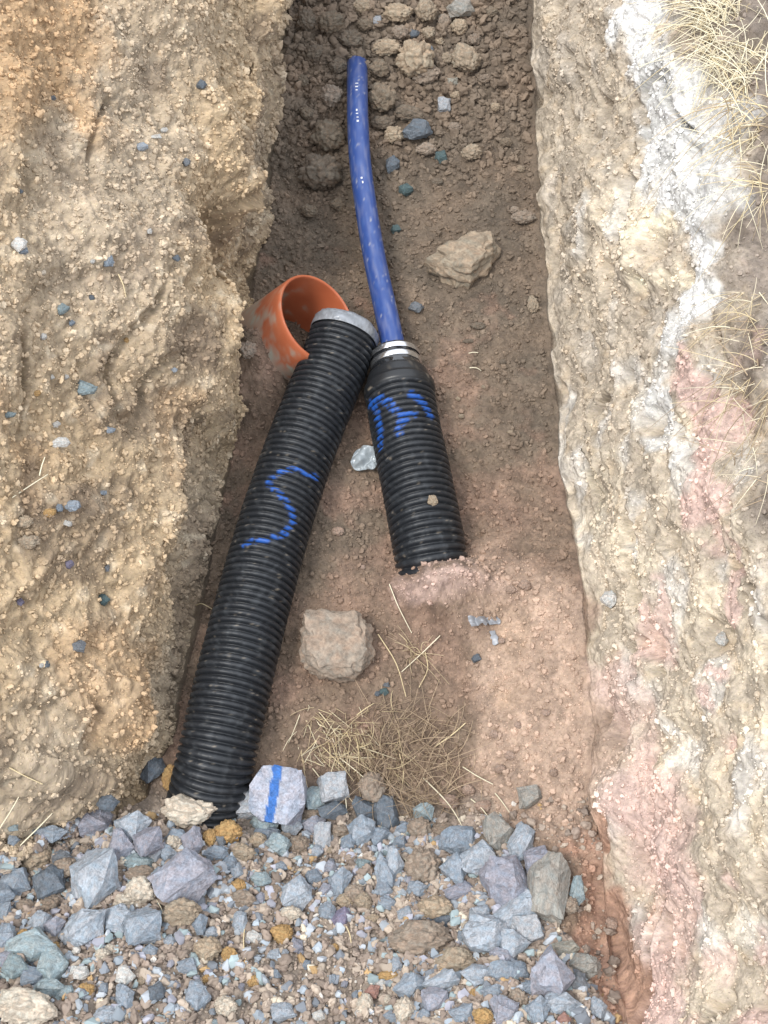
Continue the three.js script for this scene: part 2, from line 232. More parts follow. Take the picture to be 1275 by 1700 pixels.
function cutSkin(name, label, c0, c1, r0, r1) {
  const w = c1 - c0 + 1, h = r1 - r0 + 1, p = new Float32Array(w * h * 3), n = new Float32Array(w * h * 3), q = new Float32Array(w * h * 3), t = new Float32Array(w * h * 2), ix = [];
  for (let r = 0; r < h; r++) { const s = (r + r0) * NC + c0; p.set(P.subarray(s * 3, (s + w) * 3), r * w * 3); n.set(NN.subarray(s * 3, (s + w) * 3), r * w * 3); q.set(COL.subarray(s * 3, (s + w) * 3), r * w * 3); t.set(UV.subarray(s * 2, (s + w) * 2), r * w * 2); }
  for (let r = 0; r < h - 1; r++) for (let c = 0; c < w - 1; c++) { const a = r * w + c; ix.push(a, a + 1, a + w, a + 1, a + w + 1, a + w); }
  const g = new THREE.BufferGeometry(); g.setAttribute('position', new THREE.BufferAttribute(p, 3)); g.setAttribute('normal', new THREE.BufferAttribute(n, 3)); g.setAttribute('color', new THREE.BufferAttribute(q, 3)); g.setAttribute('uv', new THREE.BufferAttribute(t, 2)); g.setIndex(ix);
  return tag(add(new THREE.Mesh(g, M.soil), name), label, 'earth', null, 'structure');
}
const cL = ZONE.indexOf(1), cR = ZONE.indexOf(2);
cutSkin('earth_bank', 'crumbling tan and ochre earth bank on the left of the trench', 0, cL, 0, NR - 1);
cutSkin('gravel_bed', 'gritty brown ground under the gravel in the foreground', cL, cR, 0, gravelRow);
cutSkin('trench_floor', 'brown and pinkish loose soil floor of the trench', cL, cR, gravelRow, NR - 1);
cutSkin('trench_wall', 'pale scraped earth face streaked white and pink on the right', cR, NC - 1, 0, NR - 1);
{ // the field around the trench
  const s = new THREE.Shape([[-90, -90], [90, -90], [90, 90], [-90, 90]].map(a => new THREE.Vector2(...a)));
  s.holes.push(new THREE.Path([[-2.2, -1.8], [-2.2, 3.6], [2.2, 3.6], [2.2, -1.8]].map(a => new THREE.Vector2(...a))));
  const g = new THREE.ShapeGeometry(s); g.rotateX(-Math.PI / 2); g.translate(0, 0.72, 0);
  const n = g.attributes.position.count; g.setAttribute('color', new THREE.BufferAttribute(new Float32Array(n * 3).map((_, i) => [0.24, 0.20, 0.13][i % 3]), 3));
  tag(add(new THREE.Mesh(g, M.soil), 'ground'), 'bare dry ground around the trench', 'ground', null, 'structure');
}
// nearest skin vertex under each 5-pixel cell of the photograph, to stand things on the ground they are seen on
const CELL = 5, GW = W / CELL + 60, GH = H / CELL + 60, cellV = new Int32Array(GW * GH).fill(-1), cellD = new Float32Array(GW * GH).fill(1e9);
for (let o = 0; o < NR * NC; o++) { const [px, py, d] = toPhoto(P[o * 3], P[o * 3 + 1], P[o * 3 + 2]); const i = Math.floor(px / CELL) + 30, j = Math.floor(py / CELL) + 30; if (i < 0 || j < 0 || i >= GW || j >= GH || d < 0.2) continue; const k = j * GW + i; if (d < cellD[k]) { cellD[k] = d; cellV[k] = o; } }
function ground(px, py) {
  let bi = Math.floor(px / CELL) + 30, bj = Math.floor(py / CELL) + 30;
  for (let r = 0; r < 8; r++) for (let dj = -r; dj <= r; dj++) for (let di = -r; di <= r; di++) { const k = (bj + dj) * GW + bi + di; if (cellV[k] >= 0) { const o = cellV[k]; return { p: new THREE.Vector3(P[o * 3], P[o * 3 + 1], P[o * 3 + 2]), n: new THREE.Vector3(NN[o * 3], NN[o * 3 + 1], NN[o * 3 + 2]), n0: new THREE.Vector3(N0[o * 3], N0[o * 3 + 1], N0[o * 3 + 2]), d: cellD[k], c: [COL[o * 3], COL[o * 3 + 1], COL[o * 3 + 2]] }; } }
  throw new Error('no ground at ' + px + ' ' + py);
}
const heightAt = (() => { // skin height over x, z on the floor and gravel
  return (x, z) => { let r = 0; while (r < NR - 1 && zs[r] > z) r++; let best = 0, bd = 9; for (let c = cL - 90; c <= cR + 10; c++) { const o = r * NC + c, q = Math.abs(P[o * 3] - x); if (q < bd) { bd = q; best = o; } } return best; };
})();

// ---------------------------------------------------------------- stones and clods
function boxUV(g) { const p = g.attributes.position, n = g.attributes.normal, t = new Float32Array(p.count * 2); for (let i = 0; i < p.count; i++) { const ax = Math.abs(n.getX(i)), ay = Math.abs(n.getY(i)), az = Math.abs(n.getZ(i)); let u, v; if (ay >= ax && ay >= az) { u = p.getX(i); v = p.getZ(i); } else if (ax >= az) { u = p.getZ(i); v = p.getY(i); } else { u = p.getX(i); v = p.getY(i); } t[i * 2] = u * 0.11; t[i * 2 + 1] = v * 0.11; } g.setAttribute('uv', new THREE.BufferAttribute(t, 2)); return g; }
function splitTris(g, times) { // midpoint split of a non-indexed mesh
  let a = g.attributes.position.array;
  for (let k = 0; k < times; k++) { const o = new Float32Array(a.length * 4); let q = 0; const put = (...v) => { for (const p of v) { o[q++] = p[0]; o[q++] = p[1]; o[q++] = p[2]; } };
    for (let i = 0; i < a.length; i += 9) { const A = [a[i], a[i + 1], a[i + 2]], B = [a[i + 3], a[i + 4], a[i + 5]], D = [a[i + 6], a[i + 7], a[i + 8]], m = (x, y) => [(x[0] + y[0]) / 2, (x[1] + y[1]) / 2, (x[2] + y[2]) / 2], ab = m(A, B), bd = m(B, D), da = m(D, A); put(A, ab, da, ab, B, bd, da, bd, D, ab, bd, da); } a = o; }
  const r = new THREE.BufferGeometry(); r.setAttribute('position', new THREE.BufferAttribute(a, 3)); return r;
}
function unit(g) { g.computeBoundingBox(); const b = g.boundingBox, s = b.getSize(new THREE.Vector3()), c = b.getCenter(new THREE.Vector3()); g.translate(-c.x, -c.y, -c.z); g.scale(1 / s.x, 1 / s.y, 1 / s.z); return g; }
function crushedStone(seed, boxy, split = 3) { // angular broken stone, unit size
  const R = rng(seed), pts = [];
  if (boxy) for (let i = 0; i < 8; i++) { const c = new THREE.Vector3(i & 1 ? 0.5 : -0.5, i & 2 ? 0.5 : -0.5, i & 4 ? 0.5 : -0.5); for (let a = 0; a < 3; a++) { const q = c.clone(); q.setComponent(a, q.getComponent(a) * (0.5 + 0.4 * R())); q.x += 0.3 * (R() - 0.5); q.y += 0.3 * (R() - 0.5); q.z += 0.3 * (R() - 0.5); pts.push(q); } }
  else { const n = 11 + Math.floor(R() * 5); for (let i = 0; i < n; i++) { const y = 1 - 2 * (i + 0.5) / n, a = i * 2.4 + R() * 1.1, s = Math.sqrt(1 - y * y), k = 0.40 + 0.16 * R(); pts.push(new THREE.Vector3(Math.cos(a) * s * k, y * k, Math.sin(a) * s * k)); } }
  let g = splitTris(new ConvexGeometry(pts), split); const p = g.attributes.position, v = new THREE.Vector3();
  for (let i = 0; i < p.count; i++) { v.fromBufferAttribute(p, i); const d = 1 + 0.22 * fbm(v.x * 3.2 + seed, v.y * 3.2, v.z * 3.2, 3) + 0.05 * nz(v.x * 13, v.y * 13 + seed, v.z * 13); p.setXYZ(i, v.x * d, v.y * d, v.z * d); }
  g = toCreasedNormals(unit(g), 0.42); return boxUV(g);
}
function earthClod(seed, detail = 15, rough = 1) { // lump of stuck soil, unit size
  const g = mergeVertices(new THREE.IcosahedronGeometry(0.5, detail).deleteAttribute('normal').deleteAttribute('uv')), p = g.attributes.position, v = new THREE.Vector3();
  for (let i = 0; i < p.count; i++) { v.fromBufferAttribute(p, i); const w = worley(v.x * 5.5 + seed, v.y * 5.5, v.z * 5.5), w2 = worley(v.x * 12 + seed, v.y * 12, v.z * 12); const d = 1 + rough * (0.42 * fbm(v.x * 2.4 + seed * 1.7, v.y * 2.4, v.z * 2.4, 3) + 0.30 * (0.5 - w) + 0.18 * (0.5 - w2)); p.setXYZ(i, v.x * d, v.y * d, v.z * d); }
  unit(g); g.computeVertexNormals(); return boxUV(g);
}
const STONES = [], CLODS = [], BLOCKS = [];
for (let i = 0; i < 22; i++) STONES.push(crushedStone(101 + i, false));
for (let i = 0; i < 8; i++) BLOCKS.push(crushedStone(301 + i, true));
for (let i = 0; i < 12; i++) CLODS.push(earthClod(501 + i));
// kinds: colour word, materials, shape family
const KINDS = {
  b: ['pale blue grey', [stoneMat(0.32, 0.365, 0.42), stoneMat(0.40, 0.44, 0.49), stoneMat(0.27, 0.315, 0.37)], STONES, 'stone'],
  l: ['lavender grey', [stoneMat(0.355, 0.36, 0.415), stoneMat(0.31, 0.31, 0.36)], STONES, 'stone'],
  d: ['dark slate', [stoneMat(0.15, 0.175, 0.205), stoneMat(0.20, 0.215, 0.235)], STONES, 'stone'],
  t: ['teal grey', [stoneMat(0.34, 0.41, 0.43), stoneMat(0.28, 0.345, 0.36)], STONES, 'stone'],
  T: ['dark teal', [stoneMat(0.10, 0.155, 0.16)], STONES, 'stone'],
  w: ['white', [stoneMat(0.72, 0.70, 0.66)], STONES, 'stone'],
  g: ['beige grey', [stoneMat(0.40, 0.375, 0.315), stoneMat(0.34, 0.32, 0.285)], STONES, 'stone'],
  G: ['light grey', [stoneMat(0.42, 0.435, 0.46)], BLOCKS, 'stone'],
  p: ['purple grey', [stoneMat(0.25, 0.225, 0.315)], STONES, 'stone'],
  r: ['reddish', [stoneMat(0.42, 0.235, 0.19)], STONES, 'stone'],
  n: ['brown', [stoneMat(0.31, 0.245, 0.19, 0.95), stoneMat(0.34, 0.27, 0.21, 0.95), stoneMat(0.27, 0.21, 0.16, 0.95)], CLODS, 'clod'],
  u: ['dark brown', [stoneMat(0.20, 0.158, 0.118, 0.95), stoneMat(0.23, 0.18, 0.13, 0.95)], CLODS, 'clod'],
  a: ['tan', [stoneMat(0.42, 0.33, 0.235, 0.95), stoneMat(0.37, 0.295, 0.215, 0.95)], CLODS, 'clod'],
  c: ['cream', [stoneMat(0.60, 0.52, 0.42, 0.95)], CLODS, 'clod'],
  k: ['pinkish brown', [stoneMat(0.46, 0.33, 0.26, 0.95), stoneMat(0.40, 0.285, 0.22, 0.95)], CLODS, 'clod'],
  o: ['ochre', [stoneMat(0.47, 0.295, 0.125, 0.95)], CLODS, 'clod'],
};
const placed = [];
let stoneSeed = 1;
function stone(px, py, w, h, kind, { rot = 0, label, name, group, place, lift = 0.36, raise = 0, tall = 0.8, geo, category } = {}) {
  const R = rng(stoneSeed++ * 7919 + 13), K = KINDS[kind], G = ground(px, py + h * 0.16), m = G.d / FPX;
  const o = new THREE.Mesh(geo ?? K[2][Math.floor(R() * K[2].length)], K[1][Math.floor(R() * K[1].length)]);
  const sx = w * m * 1.04, sz = h * m * 1.04, sy = tall * Math.min(sx, sz);
  o.scale.set(sx, sy, sz);
  o.rotation.set((R() - 0.5) * 0.35, rot * Math.PI / 180 + (R() - 0.5) * 0.25 + (R() < 0.5 && !geo ? Math.PI : 0), (R() - 0.5) * 0.35);
  o.position.copy(G.p).addScaledVector(G.n0, sy * lift + raise);
  add(o, name ?? (K[3] === 'clod' ? 'soil_clod' : w > 17 ? 'stone' : 'pebble'));
  placed.push({ o, px, py, w, h, kind, label, group, place, category: category ?? (K[3] === 'clod' ? 'clod' : w > 17 ? 'stone' : 'pebble') });
  return o;
}

// ---------------------------------------------------------------- pipes
function sweep(curve, rows, around, radius, colour) { // rows: lengths along the curve in metres; radius(s, th), colour(s, th) -> [r, g, b]
  const L = curve.getLength(), n = rows.length, p = new Float32Array(n * (around + 1) * 3), q = new Float32Array(n * (around + 1) * 3), t = new Float32Array(n * (around + 1) * 2), ix = [], up = new THREE.Vector3(0, 1, 0);
  const T = new THREE.Vector3(), S = new THREE.Vector3(), U = new THREE.Vector3(), c = new THREE.Vector3();
  rows.forEach((s, r) => {
    const k = clamp(s / L); curve.getPointAt(k, c); curve.getTangentAt(k, T); if (s > L) c.addScaledVector(T, s - L); if (s < 0) c.addScaledVector(T, s);
    S.crossVectors(T, up).normalize(); if (S.x < 0) S.negate(); U.crossVectors(S, T); if (U.y < 0) U.negate();
    for (let i = 0; i <= around; i++) { const th = (i / around * 2 - 1) * Math.PI, R = radius(s, th), a = Math.sin(th) * R, b = Math.cos(th) * R, o = r * (around + 1) + i;
      p.set([c.x + S.x * a + U.x * b, c.y + S.y * a + U.y * b, c.z + S.z * a + U.z * b], o * 3); q.set(colour(s, th), o * 3); t.set([th * 0.055, s], o * 2); }
  });
  for (let r = 0; r < n - 1; r++) for (let i = 0; i < around; i++) { const a = r * (around + 1) + i, b = a + around + 1; ix.push(a, b, a + 1, b, b + 1, a + 1); }
  const g = new THREE.BufferGeometry(); g.setAttribute('position', new THREE.BufferAttribute(p, 3)); g.setAttribute('color', new THREE.BufferAttribute(q, 3)); g.setAttribute('uv', new THREE.BufferAttribute(t, 2)); g.setIndex(ix); g.computeVertexNormals(); return g;
}
const RD = 0.056, PITCH_RIB = 0.0107, DEPTH_RIB = 0.0062;
function ribRows(s0, s1) { const r = [], f = [0, 0.1, 0.2, 0.34, 0.5, 0.66, 0.8, 0.9]; for (let s = s0; s < s1 - 1e-6; s += PITCH_RIB) for (const k of f) r.push(s + k * PITCH_RIB); r.push(s1); return r; }
function ribRadius(s0) { return (s, th) => { const k = (((s - s0) / PITCH_RIB) % 1 + 1) % 1, e = Math.min(k, 1 - k); const wob = 0.0006 * nz(s * 30, th * 2, 3) + 0.0004 * nz(Math.floor((s - s0) / PITCH_RIB + 0.01) * 3.1, 5, 1); return RD + wob - DEPTH_RIB * sst(0.32, 0.02, e); }; }
function polyDist(pts, s, l) { let b = 9; for (let i = 1; i < pts.length; i++) { const [a0, a1] = pts[i - 1], [b0, b1] = pts[i], d0 = b0 - a0, d1 = b1 - a1, t = clamp(((s - a0) * d0 + (l - a1) * d1) / (d0 * d0 + d1 * d1)); b = Math.min(b, Math.hypot(a0 + d0 * t - s, a1 + d1 * t - l)); } return b; }
function ductColour(s0, strokes, halfWidth, seed) {
  return (s, th) => {
    const k = (((s - s0) / PITCH_RIB) % 1 + 1) % 1, e = Math.min(k, 1 - k), l = th * RD;
    let c = [0.017, 0.019, 0.0225]; const m = nz(s * 60 + seed, th * 5, 2), f = nz(s * 400, th * 34 + seed, 7);
    c = mixc(c, [0.055, 0.06, 0.066], 0.5 * sst(0.05, 0.5, m + 0.4 * nz(s * 210, th * 13, seed)));                          // dry dust film, in blotches
    c = mixc(c, [0.30, 0.25, 0.19], 0.5 * sst(0.52, 0.7, f + 0.3 * m));                // stuck specks of soil
    for (const st of strokes) { const d = polyDist(st, s, l) + 0.0022 * nz(s * 260, l * 260, seed) ; const cover = sst(halfWidth, halfWidth * 0.7, d) * sst(0.10, 0.20, e) * sst(-0.5, 0.1, nz(s * 130, l * 130, 4) + 0.6 * nz(s * 420, l * 420, 6)); c = mixc(c, [0.017, 0.088, 0.36], cover); }
    return c;
  };
}
const ductMat = new THREE.MeshPhysicalMaterial({ vertexColors: true, roughness: 0.42, specularIntensity: 0.75, bumpMap: soilBump, bumpScale: 0.0006 });
const spline = a => new THREE.CatmullRomCurve3(a.map(p => at(...p)), false, 'centripetal');
const leftAxis = spline([[573, 552, 0.075], [553, 608, 0.068], [508, 720, 0.062], [463, 849, 0.058], [423, 990, 0.056], [387, 1134, 0.054], [358, 1262, 0.038], [340, 1340, 0.0], [326, 1410, -0.06]]);
const rightAxis = spline([[659, 618, 0.062], [671, 699, 0.060], [690, 792, 0.058], [708, 884, 0.054], [716, 930, 0.045], [722, 965, 0.03]]);
// the sprayed marks, in metres along the duct and round it from its crown
const MARK_S = [[[0.28, 0.0549], [0.283, 0.0291]], [[0.282, 0.0213], [0.295, -0.0011], [0.31, -0.0179], [0.32, -0.0168], [0.332, 0.0056], [0.35, 0.0291], [0.368, 0.037], [0.393, 0.0291], [0.412, 0.0034], [0.42, -0.028]]];
const MARK_W = [[[0.067, -0.0683], [0.07, -0.0403], [0.087, -0.0224], [0.105, -0.0157], [0.117, -0.0045]], [[0.069, -0.0571], [0.095, -0.0526], [0.121, -0.0526], [0.146, -0.0571]], [[0.114, 0.0101], [0.118, -0.0078], [0.139, -0.0179]], [[0.076, 0.0134], [0.09, 0.0325], [0.112, 0.0426]]];
{
  const L = leftAxis.getLength(), g = new THREE.Group();
  tag(add(g, 'corrugated_duct'), 'long black corrugated duct with blue sprayed S, capped with silver tape', 'duct');
  add(new THREE.Mesh(sweep(leftAxis, ribRows(0, L), 84, ribRadius(0), ductColour(0, MARK_S, 0.0058, 3)), ductMat), 'corrugated_body', g);
  // silver tape wound round and folded over the far end
  const rows = [0.010, 0.009, 0.003, -0.003, -0.009, -0.014, -0.018, -0.020, -0.0205];
  const rad = [0.0562, 0.0570, 0.0572, 0.0568, 0.0545, 0.048, 0.036, 0.018, 0.0005];
  const tape = sweep(leftAxis, rows, 60, (s, th) => { const i = rows.indexOf(s), edge = 1 + (i < 3 ? 0.012 : 0.10) * nz(th * 1.7, s * 60, 4) + (i < 3 ? 0.01 : 0.07) * Math.abs(nz(th * 5, s * 90, 9)); return rad[i] * edge; }, (s, th) => { const k = 0.9 + 0.45 * nz(th * 3, s * 150, 2) + 0.2 * nz(th * 11, s * 400, 5); return [0.27 * k, 0.285 * k, 0.31 * k]; });
  const tm = add(new THREE.Mesh(tape, new THREE.MeshPhysicalMaterial({ vertexColors: true, roughness: 0.38, metalness: 0.25, bumpMap: soilBump, bumpScale: 0.0015 })), 'tape_cap', g);
  tag(tm, 'silver grey duct tape folded over the duct end');
}
{
  const L = rightAxis.getLength(), g = new THREE.Group(), s0 = 0.040;
  tag(add(g, 'corrugated_duct'), 'short black corrugated duct with a reducer, the blue pipe entering it', 'duct');
  add(new THREE.Mesh(sweep(rightAxis, ribRows(s0, L), 84, ribRadius(s0), ductColour(s0, MARK_W, 0.0088, 8)), ductMat), 'corrugated_body', g);
  const cap = [[0.047, 0.0535], [0.044, 0.0575], [0.040, 0.0580], [0.032, 0.0578], [0.029, 0.0570], [0.027, 0.0535], [0.022, 0.0525], [0.012, 0.0505], [0.006, 0.0480], [0.003, 0.0430], [0.001, 0.0415]];
  const blk = (s, th) => { const f = nz(s * 300, th * 20, 2); return mixc([0.014, 0.015, 0.017], [0.26, 0.22, 0.17], 0.7 * sst(0.45, 0.6, f)); };
  const prof = (tab) => (s, th) => tab.find(a => a[0] === s)[1] * (1 + 0.008 * nz(th * 2, s * 50, 1));
  add(new THREE.Mesh(sweep(rightAxis, cap.map(a => a[0]), 64, prof(cap), blk), new THREE.MeshPhysicalMaterial({ vertexColors: true, roughness: 0.38 })), 'reducer_cap', g);
  // neck sealed with wet-looking wound tape
  const neck = [[0.004, 0.0435], [0.001, 0.0425], [-0.004, 0.0412], [-0.008, 0.0400], [-0.010, 0.0412], [-0.016, 0.0416], [-0.021, 0.0402], [-0.023, 0.0385], [-0.025, 0.0402], [-0.032, 0.0405], [-0.037, 0.0385], [-0.040, 0.0345], [-0.0405, 0.024], [-0.038, 0.0200]];
  add(new THREE.Mesh(sweep(rightAxis, neck.map(a => a[0]), 60, (s, th) => neck.find(a => a[0] === s)[1] * (1 + 0.035 * nz(th * 3.3, s * 110, 6)), blk), new THREE.MeshPhysicalMaterial({ vertexColors: true, roughness: 0.12, clearcoat: 1, clearcoatRoughness: 0.05 })), 'sealed_neck', g);
  const band = [[-0.0085, 0.0405], [-0.0095, 0.0424], [-0.0165, 0.0428], [-0.0175, 0.0410], [-0.0245, 0.0408], [-0.0255, 0.0416], [-0.0325, 0.0419], [-0.0335, 0.0405]];
  for (const b of [band.slice(0, 4), band.slice(4)]) add(new THREE.Mesh(sweep(rightAxis, b.map(a => a[0]), 60, (s, th) => b.find(a => a[0] === s)[1] * (1 + 0.022 * nz(th * 3.3, s * 110, 6)), () => [0.62, 0.62, 0.63]), new THREE.MeshStandardMaterial({ vertexColors: true, roughness: 0.22, metalness: 0.95 })), 'metal_clamp', g);
}
{
  const e = rightAxis.getPointAt(0), t = rightAxis.getTangentAt(0), inside = e.clone().addScaledVector(t, 0.05);
  const c = new THREE.CatmullRomCurve3([at(590, 30, -0.09), at(593, 122, 0.05), at(594, 200, 0.068), at(598, 270, 0.066), at(607, 340, 0.055), at(622, 430, 0.048), e.clone().addScaledVector(t, -0.05), inside], false, 'centripetal');
  const L = c.getLength(), rows = []; for (let s = 0; s <= L; s += 0.005) rows.push(s);
  const R = 0.0195, col = (s, th) => {
    let k = [0.020, 0.055, 0.215]; const a = nz(s * 50, th * 4, 3), f = nz(s * 330, th * 15, 8);
    k = mixc(k, [0.045, 0.095, 0.28], 0.55 * sst(0.0, 0.45, a)); k = mixc(k, [0.16, 0.18, 0.30], 0.45 * sst(0.0, 0.5, nz(s * 24, th * 2.5, 12))); k = mixc(k, [0.42, 0.40, 0.38], 0.6 * sst(0.42, 0.62, f));   // scuffs and dust
    return k;
  };
  const g = new THREE.Group(); tag(add(g, 'water_pipe'), 'bright blue plastic water pipe rising out of the rubble', 'pipe');
  add(new THREE.Mesh(sweep(c, rows, 40, () => R, col), new THREE.MeshPhysicalMaterial({ vertexColors: true, roughness: 0.42, clearcoat: 0.25, clearcoatRoughness: 0.4 })), 'pipe_body', g);
  // worn printed characters along the crown: short pale dashes that follow the wall of the pipe
  const dash = [], R2 = rng(91), T = new THREE.Vector3(), S = new THREE.Vector3(), U = new THREE.Vector3(), q = new THREE.Vector3();
  const mark = (s, th, ls, lt) => { const k = s / L; c.getPointAt(k, q); c.getTangentAt(k, T); S.crossVectors(T, new THREE.Vector3(0, 1, 0)).normalize(); if (S.x < 0) S.negate(); U.crossVectors(S, T); if (U.y < 0) U.negate(); const b = new THREE.BoxGeometry(lt, 0.0008, ls), n = U.clone().multiplyScalar(Math.cos(th)).addScaledVector(S, Math.sin(th)), s2 = new THREE.Vector3().crossVectors(n, T), m = new THREE.Matrix4().makeBasis(s2, n, T); m.setPosition(q.x + n.x * R, q.y + n.y * R, q.z + n.z * R); b.applyMatrix4(m); dash.push(b); };
  for (const [s0, n] of [[0.40, 3], [0.47, 4], [0.62, 2]]) for (let i = 0; i < n; i++) mark(s0 + i * 0.009, -0.05 + (R2() - 0.5) * 0.1, 0.002 + 0.003 * R2(), 0.002 + 0.004 * R2());
  for (let i = 0; i < 3; i++) mark(0.29, -0.28 + i * 0.22, 0.003, 0.0035);
  add(new THREE.Mesh(mergeGeometries(dash), new THREE.MeshStandardMaterial({ color: new THREE.Color().setRGB(0.62, 0.63, 0.66), roughness: 0.6 })), 'print_marks', g).userData.kind = 'stuff';
}
{ // terracotta drain pipe, open end tilted up out of the foot of the bank
  const g = new THREE.Group(), nrm = new THREE.Vector3(0.66, 0.74, 0.04).normalize(), ctr = at(529, 529, 0.105);
  tag(add(g, 'drain_pipe'), 'open orange plastic drain pipe stub poking from the left bank', 'pipe');
  g.position.copy(ctr).addScaledVector(nrm, -0.2); g.quaternion.setFromUnitVectors(new THREE.Vector3(0, 1, 0), nrm);
  const R = 0.079, lathe = (pts, col, name, rough) => { const q = new THREE.LatheGeometry(pts.map(p => new THREE.Vector2(...p)), 72), p = q.attributes.position, c = new Float32Array(p.count * 3); for (let i = 0; i < p.count; i++) c.set(col(p.getX(i), p.getY(i), p.getZ(i)), i * 3); q.setAttribute('color', new THREE.BufferAttribute(c, 3)); return add(new THREE.Mesh(q, new THREE.MeshPhysicalMaterial({ vertexColors: true, roughness: rough, clearcoat: 0.1 })), name, g); };
  const steps = (a, b, n) => Array.from({ length: n + 1 }, (_, i) => a + (b - a) * i / n);
  const terra = [0.42, 0.108, 0.045], dirt = (x, y, z, f) => { const m = fbm(x * 26, y * 26, z * 26, 3); return mixc(mixc(terra, [0.54, 0.165, 0.075], clamp(0.4 + m)), [0.40, 0.32, 0.25], f(m)); };
  lathe([...steps(0, 0.194, 36).map(y => [R, y]), [R - 0.0008, 0.198], [R - 0.0022, 0.2]], (x, y, z) => dirt(x, y, z, m => 0.85 * sst(0.165, 0.140, y + 0.05 * nz(x * 40, y * 30, z * 40) + 0.035 * nz(x * 130, y * 130, z * 130)) + 0.5 * sst(0.10, 0.3, m + 0.3 * nz(x * 150, y * 150, z * 150))), 'barrel', 0.5);
  lathe([[R - 0.0022, 0.2], [R - 0.0046, 0.1995], [R - 0.0055, 0.197], ...steps(0.19, 0.02, 34).map(y => [R - 0.0055, y])], (x, y, z) => dirt(x, y, z, m => 0.75 * sst(0.10, 0.28, m) * sst(0.195, 0.15, y)), 'inner_wall', 0.45);
  const sg = new THREE.CircleGeometry(R - 0.005, 48, 0, Math.PI * 2).toNonIndexed(); sg.rotateX(-Math.PI / 2);
  const lumpy = earthClod(77, 12, 0.5); const silt = add(new THREE.Mesh(lumpy, KINDS.n[1][1]), 'soil_plug', g); silt.scale.set(0.146, 0.07, 0.146); silt.position.y = 0.055;
  silt.material = stoneMat(0.33, 0.20, 0.13, 0.95);
}

// ---------------------------------------------------------------- stones seen singly: [x, y, width, height in the photograph, kind, turn]
function brokenLump(plan, top, seed) { // rough lump with the outline seen from above and a smaller upper face
  const R = rng(seed), pts = []; for (const [x, z] of plan) { pts.push(new THREE.Vector3(x * 0.94, -0.5, z * 0.94), new THREE.Vector3(x, -0.05 + 0.12 * (R() - 0.5), z), new THREE.Vector3(x * top[0] + top[1], 0.5 - 0.22 * R(), z * top[0] + top[2])); }
  let g = splitTris(new ConvexGeometry(pts), 4); const p = g.attributes.position, v = new THREE.Vector3();
  for (let i = 0; i < p.count; i++) { v.fromBufferAttribute(p, i); const d = 1 + 0.26 * fbm(v.x * 4 + seed, v.y * 4, v.z * 4, 3) + 0.15 * (0.5 - worley(v.x * 6 + seed, v.y * 6, v.z * 6)) + 0.06 * (0.5 - worley(v.x * 16, v.y * 16 + seed, v.z * 16)); p.setXYZ(i, v.x * d, v.y * d, v.z * d); }
  return boxUV(toCreasedNormals(unit(g), 1.2));
}
const bigClodA = brokenLump([[-0.5, 0.08], [-0.32, -0.1], [-0.05, -0.14], [0.22, -0.46], [0.44, -0.48], [0.5, -0.24], [0.38, 0.14], [0.06, 0.5], [-0.1, 0.46], [-0.2, 0.26]], [0.72, 0.0, -0.05], 61);
const bigClodB = brokenLump([[-0.5, -0.4], [-0.44, -0.5], [0.30, -0.48], [0.48, -0.34], [0.5, 0.18], [0.24, 0.48], [-0.26, 0.44], [-0.49, 0.2]], [0.84, -0.01, -0.03], 71);
stone(768, 426, 128, 100, 'a', { geo: bigClodA, tall: 0.62, rot: 0, lift: 0.34, label: 'large jagged pale tan lump beside the blue pipe', name: 'earth_lump', category: 'lump' });
stone(561, 1058, 122, 116, 'n', { geo: bigClodB, tall: 0.62, rot: 4, lift: 0.36, label: 'square brown lump lying between the two black ducts', name: 'earth_lump', category: 'lump' });
